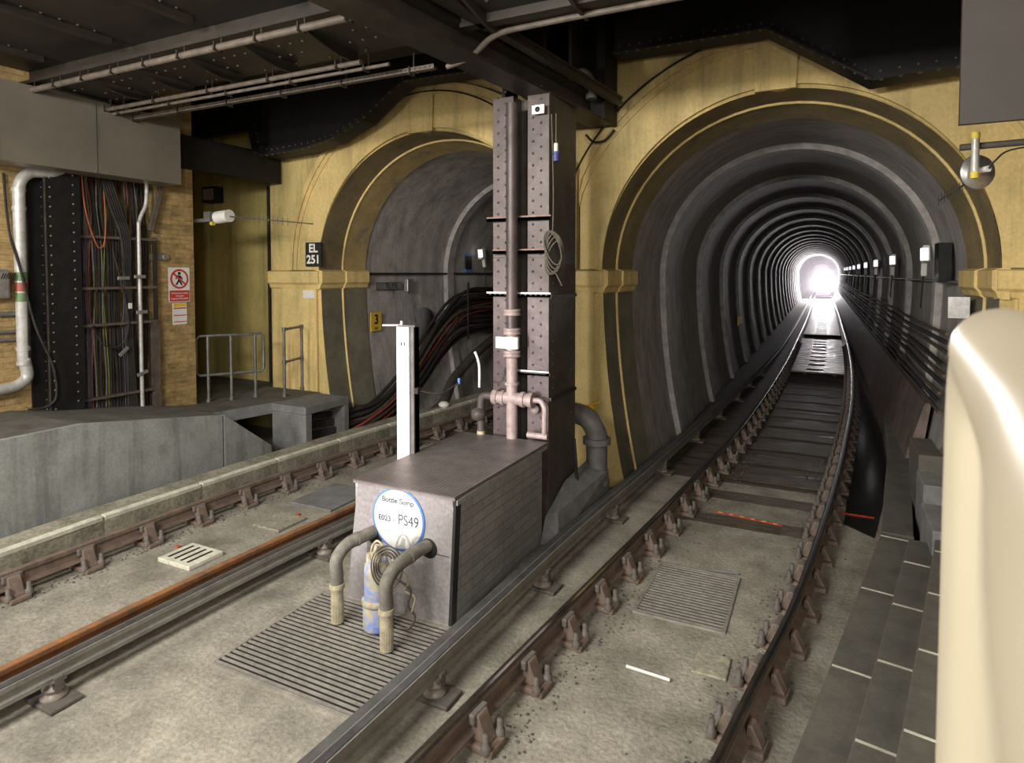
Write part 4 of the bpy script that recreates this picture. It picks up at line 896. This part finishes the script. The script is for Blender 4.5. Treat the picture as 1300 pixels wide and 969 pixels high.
# ------------------------------------------------------------ ceiling steelwork
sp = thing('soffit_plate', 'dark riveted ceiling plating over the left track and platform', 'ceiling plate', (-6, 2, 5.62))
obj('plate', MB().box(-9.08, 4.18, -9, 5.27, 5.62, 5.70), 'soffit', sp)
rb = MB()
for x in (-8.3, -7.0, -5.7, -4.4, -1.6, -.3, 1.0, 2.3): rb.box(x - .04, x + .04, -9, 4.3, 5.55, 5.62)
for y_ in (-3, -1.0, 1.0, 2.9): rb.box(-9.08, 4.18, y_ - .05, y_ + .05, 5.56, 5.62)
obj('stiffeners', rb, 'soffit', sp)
rv_ = MB()
for x in (-8.3, -7.0, -5.7, -4.4, -1.6, -.3, 1.0):
    for i in range(18):
        yy = 1.2 + i * .17
        for dx in (-.09, .09): rv_.dome((x + dx, yy, 5.62), (0, 0, -1), .016)
for y_ in (1.0, 2.9):
    for i in range(60):
        x = -8.8 + i * .17
        for dy in (-.1, .1): rv_.dome((x, y_ + dy, 5.62), (0, 0, -1), .016)
obj('rivets', rv_, 'rivet', sp)
cg = thing('cross_girder', 'broad riveted cross girder over both tracks carrying the conduits', 'girder', (-4, 4.9, 5.36))
obj('bottom_flange', MB().box(-9.08, 4.18, 4.35, 5.35, 5.38, 5.42), 'soffit', cg)
obj('web', MB().box(-9.08, 4.18, 4.55, 4.60, 5.42, 6.7).box(-9.08, 4.18, 5.28, 5.33, 5.42, 6.7), 'soffit', cg)
rv_ = MB()
for i in range(80):
    x = -9.0 + i * .16
    for yy in (4.48, 4.78, 5.02, 5.26):
        if (i + int(yy * 10)) % 6 < 4: rv_.dome((x + (.08 if yy > 4.9 else 0), yy, 5.38), (0, 0, -1), .019)
obj('rivets', rv_, 'rivet', cg)
for i in range(9):
    x = -8.7 + i * .85; obj('gusset', MB().prism([(4.45, 5.38), (5.30, 5.38), (5.30, 5.27), (5.0, 5.27)], x, x + .03, 'x'), 'soffit', cg)
def conduit_run(name, y_, z, x0, x1, r_, label, m_='conduit', tray=False, n=5):
    t = thing(name, label, 'conduit', ((x0 + x1) / 2, y_, z))
    if tray:
        obj('tray', MB().box(x0, x1, y_ - .03, y_ + .03, z - .006, z + .02).box(x0, x1, y_ - .035, y_ - .03, z - .006, z + .04), m_, t)
        h_ = MB(); k = int((x1 - x0) / .06)
        for i in range(k): h_.box(x0 + .02 + i * .06, x0 + .045 + i * .06, y_ - .0365, y_ - .035, z + .010, z + .024)
        obj('slots', h_, 'darkedge', t)
    else: obj('tube', MB().tube([(x0, y_, z), ((x0 + x1) / 2, y_, z), (x1, y_, z)], r_, 8), m_, t)
    for i in range(n):
        cb_ = MB(); x = x0 + .3 + i * (x1 - x0 - .6) / (n - 1); cb_.box(x - .012, x + .012, y_ - .05, y_ + .05, z - .035, z - .02); cb_.box(x - .008, x + .008, y_ + .04, y_ + .05, z - .03, 5.4)
        cb_.box(x - .008, x + .008, y_ - .05, y_ - .04, z - .03, z + .05)
        obj('hanger', cb_, 'soffit', t)
conduit_run('conduit', 5.20, 5.24, -8.85, -4.3, .028, 'upper of the two long conduits slanting under the cross girder')
conduit_run('conduit', 5.28, 5.20, -8.7, -4.0, .02, 'slim conduit close beside the upper long conduit')
conduit_run('cable_tray', 5.55, 5.18, -8.8, -3.62, .02, 'perforated cable tray below the long conduits on the left', tray=True, n=6)
conduit_run('cable_bundle', 4.32, 5.27, -8.9, -3.4, .036, 'thick clipped cable bundle along the near edge of the cross girder', 'conduit', n=10)
cr = thing('conduit', 'long conduit with a swan neck right of the diagonal beam', 'conduit', (-1, 5.2, 5.2))
obj('tube', MB().tube(smooth_path([(-3.35, 5.35, 5.10), (-3.05, 5.30, 5.14), (-2.75, 5.22, 5.26), (-2.3, 5.2, 5.28), (-1, 5.2, 5.28), (2.5, 5.2, 5.28)], 6), .028, 8), 'conduit', cr)
obj('channel_above', MB().box(-3.0, 3, 5.0, 5.12, 5.30, 5.38), 'soffit', cr)
# diagonal (track-wise) beam
def dirbeam(z0, z1, dx, w_, label, mid='steelbrown', y0=.8, y1=8.62, x0=-3.62, x1=-2.75):
    t = thing('ceiling_beam', label, 'beam', ((x0 + x1) / 2 + dx, (y0 + y1) / 2, z0))
    a = (x0 + dx, y0, 0); b = (x1 + dx, y1, 0)
    obj('bottom_flange', MB().sweep([a, b], [(-w_ / 2, z0), (w_ / 2, z0), (w_ / 2, z0 + .03), (-w_ / 2, z0 + .03)]), mid, t)
    obj('web', MB().sweep([a, b], [(-.03, z0 + .03), (.03, z0 + .03), (.03, z1), (-.03, z1)]), mid, t)
    obj('top_flange', MB().sweep([a, b], [(-w_ / 2, z1), (w_ / 2, z1), (w_ / 2, z1 + .03), (-w_ / 2, z1 + .03)]), mid, t)
dirbeam(5.10, 5.34, 0, .34, 'long brown steel beam running diagonally overhead across the column top', y1=8.4, x1=-2.78)
dirbeam(5.30, 5.37, .34, .10, 'thin upper beam just right of the long diagonal beam', y0=2.0, x0=-3.45, y1=8.2, x1=-2.8)
# black girders over the portals
def haunch(pts, label, y0=8.10, y1=8.20):
    t = thing('haunched_girder', label, 'girder', ((pts[0][0] + pts[-1][0]) / 2, y0, min(p_[1] for p_ in pts)))
    poly_ = pts + [(pts[-1][0], 6.74), (pts[0][0], 6.74)]
    obj('web', MB().prism(poly_, y0, y1), 'black', t)
    f_ = MB(); r_ = MB()
    for (xa, za), (xb, zb) in zip(pts, pts[1:]):
        f_.bar((xa, (y0 + y1) / 2, za - .012), (xb, (y0 + y1) / 2, zb - .012), .38, .024, (0, 0, 1)) if abs(xb - xa) > .02 else None
        L = math.hypot(xb - xa, zb - za); n = int(L / .13)
        for i in range(n):
            k = (i + .5) / n; nx, nz = (zb - za) / L, -(xb - xa) / L
            r_.dome((xa + (xb - xa) * k, y0 - .12, za + (zb - za) * k - .024), (nx, 0, nz), .022)
            r_.dome((xa + (xb - xa) * k, y0, za + (zb - za) * k + .10), (0, -1, 0), .018)
    obj('bottom_flange', f_, 'black', t); obj('rivets', r_, 'rivet', t)
haunch([(-9.15, 5.85), (-9.0, 5.22), (-8.75, 5.13), (-7.78, 5.18), (-7.26, 5.27), (-6.6, 5.52), (-6.13, 5.84), (-5.8, 6.02), (-4.5, 6.0)], 'black curved-bottomed girder over the left arch')
haunch([(-2.5, 5.93), (-.64, 5.93), (.44, 5.19), (.80, 5.22), (1.3, 5.24), (4.15, 5.24)], 'black girder stepping down over the right arch')
cbx = thing('column_head_box', 'black plated box of steelwork above the column between the arches', 'steelwork', (-3.5, 8.2, 5.1))
obj('box', MB().prism([(-4.5, 5.95), (-3.9, 5.6), (-3.3, 5.12), (-2.6, 5.10), (-2.6, 6.74), (-4.5, 6.74)], 8.0, 8.55), 'black', cbx)
for x in (-3.9, -3.3, -2.95): obj('stiffener', MB().box(x, x + .04, 7.6, 8.0, 5.3, 6.7), 'steelbrown', cbx)
tag(obj('deep_girder', MB().box(-4.6, 4.2, 6.9, 7.3, 6.2, 6.74), 'black', bevel=.01), 'deep black girder high above the column, spanning behind the diagonal beam', 'girder')
tag(obj('deep_girder', MB().box(-9.08, -4.7, 6.6, 7.0, 5.95, 6.74), 'black', bevel=.01), 'deep black girder high over the left platform end', 'girder')
tag(obj('recess_dark_sheet', MB().box(-12.2, -9.2, 8.1, 8.25, 5.62, 6.74), 'black', bevel=.01), 'black sheet added to darken the top of the yellow recess on the left', 'plate')  # sheet added to make the upper recess wall dark
kc = thing('broken_conduit_cup', 'grey rounded casting hanging by the column head', 'fitting', (-2.85, 7.7, 5.2))
obj('shell', MB().tube(smooth_path([(-2.95, 7.75, 5.55), (-2.8, 7.7, 5.62), (-2.70, 7.7, 5.5), (-2.68, 7.7, 5.28)], 5), .07, 10), 'cablegrey', kc)
tag(obj('dangling_cable', MB().tube(smooth_path([(-3.0, 8.4, 5.0), (-2.9, 8.45, 4.9), (-2.75, 8.5, 4.92), (-2.62, 8.5, 5.05)], 5), .018, 6), 'cable'), 'black cable end drooping at the column head', 'cable')
# arch cable over the right arch (two black lines following the moulding)
for k, (rr, a0, a1, lb) in enumerate(((3.03, 98, 158, 'black cable arching along the moulding over the right arch'),)):
    P = [(CR + rr * cos(R_(a0 + (a1 - a0) * i / 30)), 8.56, SPR + rr * sin(R_(a0 + (a1 - a0) * i / 30)) + .04) for i in range(31)]
    tag(obj('arch_cable', MB().tube(P, .014, 6), 'cable'), lb, 'cable')
P = [(CL + 2.62 * cos(R_(100 - i * 2)), 8.56, SPR + 2.92 * sin(R_(100 - i * 2))) for i in range(26)]
tag(obj('arch_cable', MB().tube(P, .012, 6), 'cable'), 'black cable over the crown of the left arch', 'cable')
# right duct box
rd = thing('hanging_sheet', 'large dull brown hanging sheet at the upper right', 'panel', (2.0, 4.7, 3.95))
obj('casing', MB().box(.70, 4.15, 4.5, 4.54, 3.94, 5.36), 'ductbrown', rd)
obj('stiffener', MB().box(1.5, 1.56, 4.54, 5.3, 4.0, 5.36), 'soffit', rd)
# right antenna
ra = thing('yagi_antenna', 'right antenna with round reflector disc in front of the right arch', 'antenna', (1.05, 6.0, 3.9))
obj('boom', MB().tube([(.94, 6.0, 4.05), (2.6, 6.0, 4.08)], .026, 12), 'colside', ra)
obj('mast', MB().cyl((1.03, 5.95, 3.84), (1.03, 5.95, 4.14), .026, 12), 'pipe', ra)
obj('yellow_caps', MB().cyl((1.03, 5.95, 4.10), (1.03, 5.95, 4.15), .029, 12).cyl((1.03, 5.95, 3.80), (1.03, 5.95, 3.85), .029, 12), 'ytape', ra)
obj('reflector', MB().lathe([(0, 0), (.13, 0), (.135, .012), (0, .012)], (1.07, 6.05, 3.86), (-.45, 1, 0), 32), 'galv', ra)
obj('hub', MB().cyl((1.12, 5.97, 3.87), (1.08, 6.05, 3.87), .025, 10), 'white', ra)
e_ = MB()
a = Vector((1.0, 6.1, 3.78)); b = Vector((.83, 6.15, 3.66)); e_.tube([a, b], .008, 6)
for i in range(10):
    p_ = a.lerp(b, i / 9); e_.cyl(p_ + Vector((.0, 0, -.04)), p_ + Vector((.0, 0, .04)), .0035, 4)
obj('director_rod', e_, 'cable', ra)
obj('feed_cable', MB().tube(smooth_path([(1.12, 5.96, 3.87), (1.16, 5.95, 3.93), (1.25, 5.97, 4.0), (1.5, 5.98, 4.03)], 5), .007, 6), 'cable', ra)

# ------------------------------------------------------------ right side troughs and kerbs
TC = [(-.46, 2.0), (.09, 4.9), (.60, 7.7)]
def trough(o0, o1, z1, y0, y1, step, m_, label, group, name='trough_lid'):
    y = y0
    while y < y1 - .05:
        ye = min(y + step - .012, y1)
        seg = [(interp(TC, y), y, 0), (interp(TC, (y + ye) / 2), (y + ye) / 2, 0), (interp(TC, ye), ye, 0)]
        o_ = tag(obj(name, MB().sweep(seg, [(o0, 0), (o1, 0), (o1, z1), (o0, z1)]), m_, bevel=.008), label, 'trough', group)
        obj('pale_joint', MB().sweep([(seg[0][0], seg[0][1], z1), (interp(TC, y + .02), y + .02, z1)], [(o0 + .01, .0), (o1 - .01, .0), (o1 - .01, .003), (o0 + .01, .003)]), 'kerb_edge', o_)
        y += step
trough(0, .27, .30, 2.2, 7.7, 1.35, 'lid', 'low dark trough block along the right edge of the trackbed', 'low trough blocks on the right')
trough(.28, .50, .44, 2.2, 7.3, .9, 'lid', 'middle height trough block in the stepped ledges on the right', 'middle trough blocks on the right')
trough(.51, 1.3, .60, 2.2, 7.3, .9, 'lid', 'highest wide trough block in the stepped ledges on the right', 'upper trough blocks on the right', 'trough_lid')
tag(obj('walkway_slab', MB().box(.95, 2.0, 6.9, 7.7, .0, .68), 'conc', bevel=.01), 'square concrete slab just beyond the stepped ledges', 'slab')
tag(obj('block', MB().box(1.0, 1.6, 7.95, 8.5, .0, .80), 'conc', bevel=.01), 'pale concrete block beside the right arch foot', 'block')
tag(obj('block', MB().box(1.02, 1.26, 8.52, 9.4, .0, .98), 'lid', bevel=.01), 'tall dark block behind the pale one by the arch foot', 'block')
tag(obj('edge_kerb', MB().sweep([(.75, 7.72, 0), (.92, 9.5, 0), (1.12, 11.5, 0), (1.25, 14, 0)], [(-.15, 0), (.15, 0), (.15, .3), (-.15, .3)]), 'lid', bevel=.01), 'long narrow dark kerb leading into the right tunnel', 'kerb')
# sloping haunch along the right wall of the tunnel
tag(obj('sloping_haunch', MB().sweep([(0, 11.0, 0), (0, 20, 0), (0, 40, 0), (0, 90, 0), (0, 160, 0)], [(1.06, 0), (1.25, 0), (1.38, .55), (1.46, 1.15), (1.38, 1.15)]), 'haunch'), 'brown sloping concrete haunch along the right tunnel wall', 'haunch')
for i in range(9):
    z = 1.22 + i * .13
    P = [(on_lining(q_, z, 1, CR, .10 + .02 * (i % 3))[0], q_, z + .02 * sin(q_ * .7 + i)) for q_ in (9.9, 12, 14, 17, 20, 25, 32, 45, 70, 110)]
    tag(obj('tunnel_cable', MB().tube(smooth_path(P, 4), .026 + .006 * (i % 2), 6), 'cable' if i % 2 else 'cablebrown'), ('black' if i % 2 else 'brown') + ' cable on racks along the right tunnel wall', 'cable', ('black' if i % 2 else 'brown') + ' cables along the right tunnel wall')
tag(obj('wall_line', MB().tube([on_lining(q_, 2.95, 1, CR, .05) for q_ in (9.9, 12, 20, 40, 110)], .02, 6), 'cablegrey'), 'thin conduit level with the spring of the right tunnel wall', 'conduit')
for i in range(9):
    yy = 12.0 + 5.2 * i
    if i == 0: pass
    lc = on_lining(yy, 3.25, 1, CR, .16)
    if i == 0: tp = tunnel_lamp(lc, 0, 'white lamp case on the right tunnel wall, nearest and largest', None, -1)
    elif i == 1: dup(tp, lc, 0, 'white lamp case on the right tunnel wall, second nearest')
    else:
        d_ = dup(tp, lc, 0, 'small white lamp case far along the right tunnel wall', parts=True); d_['group'] = 'far lamp cases on the right tunnel wall'
tag(obj('silver_rod', MB().bar((1.30, 12.5, .62), (1.52, 14.6, 1.0), .05, .05), 'galv'), 'pale steel rod leaning on the haunch by the right tunnel wall', 'rod')
tag(obj('speed_notice', MB().box(1.38, 1.60, 9.3, 9.32, 2.52, 2.78), 'galv'), 'small grey plate at the right side of the arch above the handrail', 'plate')
tag(obj('wall_case', MB().box(1.45, 1.6, 10.6, 11.0, 2.95, 3.5), 'black'), 'tall dark case on the right tunnel wall near the mouth', 'box')
# yellow marker on the left wall of the right tunnel
q = on_lining(22, .9, -1, CR, .04)
tag(obj('yellow_marker', MB().box(q[0], q[0] + .04, 21.5, 22.6, 1.38, 1.66), 'signyellow'), 'small yellow marker plate low on the left wall of the right tunnel', 'marker')
# walkway timbers between the rails deep in the tunnel
def boards(y0, y1, label):
    t = thing('walkway_boards', label, 'walkway', (0, y0, 0)); b = MB(); y = y0; i = 0
    while y < y1:
        xa = interp(RL, y) + .14; xb = interp(RR, y) - .14; mid = (xa + xb) / 2 - .05
        if i % 3 == 1: b.box(xa, mid - .24, y, y + .30, .05, .09); b.box(mid + .24, xb, y, y + .30, .05, .09)
        else: b.box(xa, xb, y, y + .30, .05, .09)
        y += .37; i += 1
    obj('planks', b, 'timber', t)
    obj('bearers', MB().box(-.5, -.4, y0, y1, 0, .04).box(.3, .4, y0, y1, 0, .04), 'sleeper', t)
boards(21.0, 31.5, 'nearest run of wet walkway boards between the rails in the right tunnel')
boards(34.0, 79, 'far run of wet walkway boards shining under the headlight')
# distant train with headlamps
tr = thing('train', 'distant train seen only as a blinding white headlight deep in the tunnel', 'train', (0.05, TRAIN_Y, .25))
sh = [(-1.2, .9), (1.2, .9), (1.32, 1.6), (1.25, 2.7), (.85, 3.35), (.3, 3.55), (-.3, 3.55), (-.85, 3.35), (-1.25, 2.7), (-1.32, 1.6)]
obj('body', MB().prism([(x + .05, z) for x, z in sh], TRAIN_Y, TRAIN_Y + 15), 'train', tr)
obj('windscreen', MB().box(-.9, -.35, TRAIN_Y - .03, TRAIN_Y, 2.1, 2.9).box(.45, 1.0, TRAIN_Y - .03, TRAIN_Y, 2.1, 2.9), 'glass', tr)
for x, z, r_ in ((-.62, 1.5, .32), (.62, 1.5, .32), (0.0, 2.5, .42), (0.05, 3.2, .22)):
    obj('headlamp', MB().lathe([(0, 0), (r_, 0), (r_ * .9, .05), (0, .06)], (x, TRAIN_Y - .02, z), (0, -1, 0), 24), 'lens', tr)
obj('wheelset', MB().cyl((-.8, TRAIN_Y + 2, .68), (.9, TRAIN_Y + 2, .68), .42, 20), 'black', tr)

# ------------------------------------------------------------ foreground handrail on the right platform
struct('floor_platform_right', MB().box(-.55, 4.2, -9.4, .95, 0, 1.35), 'plattop')
hr = thing('handrail', 'thick cream painted handrail very close on the right, bent down into its post', 'handrail', (.11, .61, 1.35))
fw = Vector((-sin(math.atan(395 / 800)), cos(math.atan(395 / 800)), 0)); rt = Vector((fw.y, -fw.x, 0))
def pt_(d, l, z): v = fw * d + rt * l; return (v.x, v.y, z)
zc = EYE - .016
pth = smooth_path([pt_(-.45, -.22, zc - .04), pt_(.0, .045, zc - .04), pt_(.2, .185, zc - .04), pt_(.38, .30, zc - .035), pt_(.46, .356, zc - .045), pt_(.495, .378, zc - .085), pt_(.50, .381, zc - .16)], 7)[:-1] + [pt_(.50, .381, zc - .16), pt_(.50, .381, 2.2), pt_(.50, .381, 1.36)]
obj('rail_tube', MB().tube(pth, .029, 28), 'handrail', hr)
obj('foot_flange', MB().cyl(pt_(.50, .381, 1.35), pt_(.50, .381, 1.37), .07, 24), 'handrail', hr)

# haze volume added to make the glow around the distant train's headlight
hz = bpy.data.materials.new('glow_haze'); hz.use_nodes = True; nt = hz.node_tree; nt.nodes.clear()
vo = nt.nodes.new('ShaderNodeOutputMaterial'); vs_ = nt.nodes.new('ShaderNodeVolumeScatter'); vs_.inputs['Density'].default_value = .0045
vs_.inputs['Anisotropy'].default_value = .6
vs_.inputs['Color'].default_value = (1, .93, 1, 1); nt.links.new(vs_.outputs[0], vo.inputs['Volume'])
o = obj('haze', MB().box(-3.0, 1.9, 55, TRAIN_Y - .3, .3, 5.3), hz); tag(o, 'haze volume added to make the glow around the distant headlight in the right tunnel', 'haze'); o['kind'] = 'stuff'

def gravel(tab, off, spread, y0, y1, n, label):
    g = MB(); rnd = random.Random(3)
    for i in range(n):
        y = rnd.uniform(y0, y1); x = interp(tab, y) + off + rnd.gauss(0, spread); r = rnd.uniform(.004, .014)
        a = rnd.uniform(0, 6.28); v = []
        for dz in (0, 1):
            for k in range(5):
                rr = r * (1 if dz == 0 else .6) * rnd.uniform(.7, 1.2); v.append((x + rr * cos(a + k * 1.2566), y + rr * sin(a + k * 1.2566), .001 + dz * r * .9))
        g.add(v, [(4, 3, 2, 1, 0), (5, 6, 7, 8, 9)] + [(k, (k + 1) % 5, 5 + (k + 1) % 5, 5 + k) for k in range(5)])
    o = obj('rubble', g, 'bolt'); tag(o, label, 'rubble'); o['kind'] = 'stuff'
gravel(LL, .17, .07, 1.2, 13, 900, 'crumbs of rubble along the foot of the kerb-side rail')
gravel(RL, .20, .12, 2.4, 12, 700, 'crumbs of rubble beside the left rail of the right track')
gravel(RR, -.12, .16, 3.0, 12, 600, 'crumbs of rubble beside the right-hand rail')
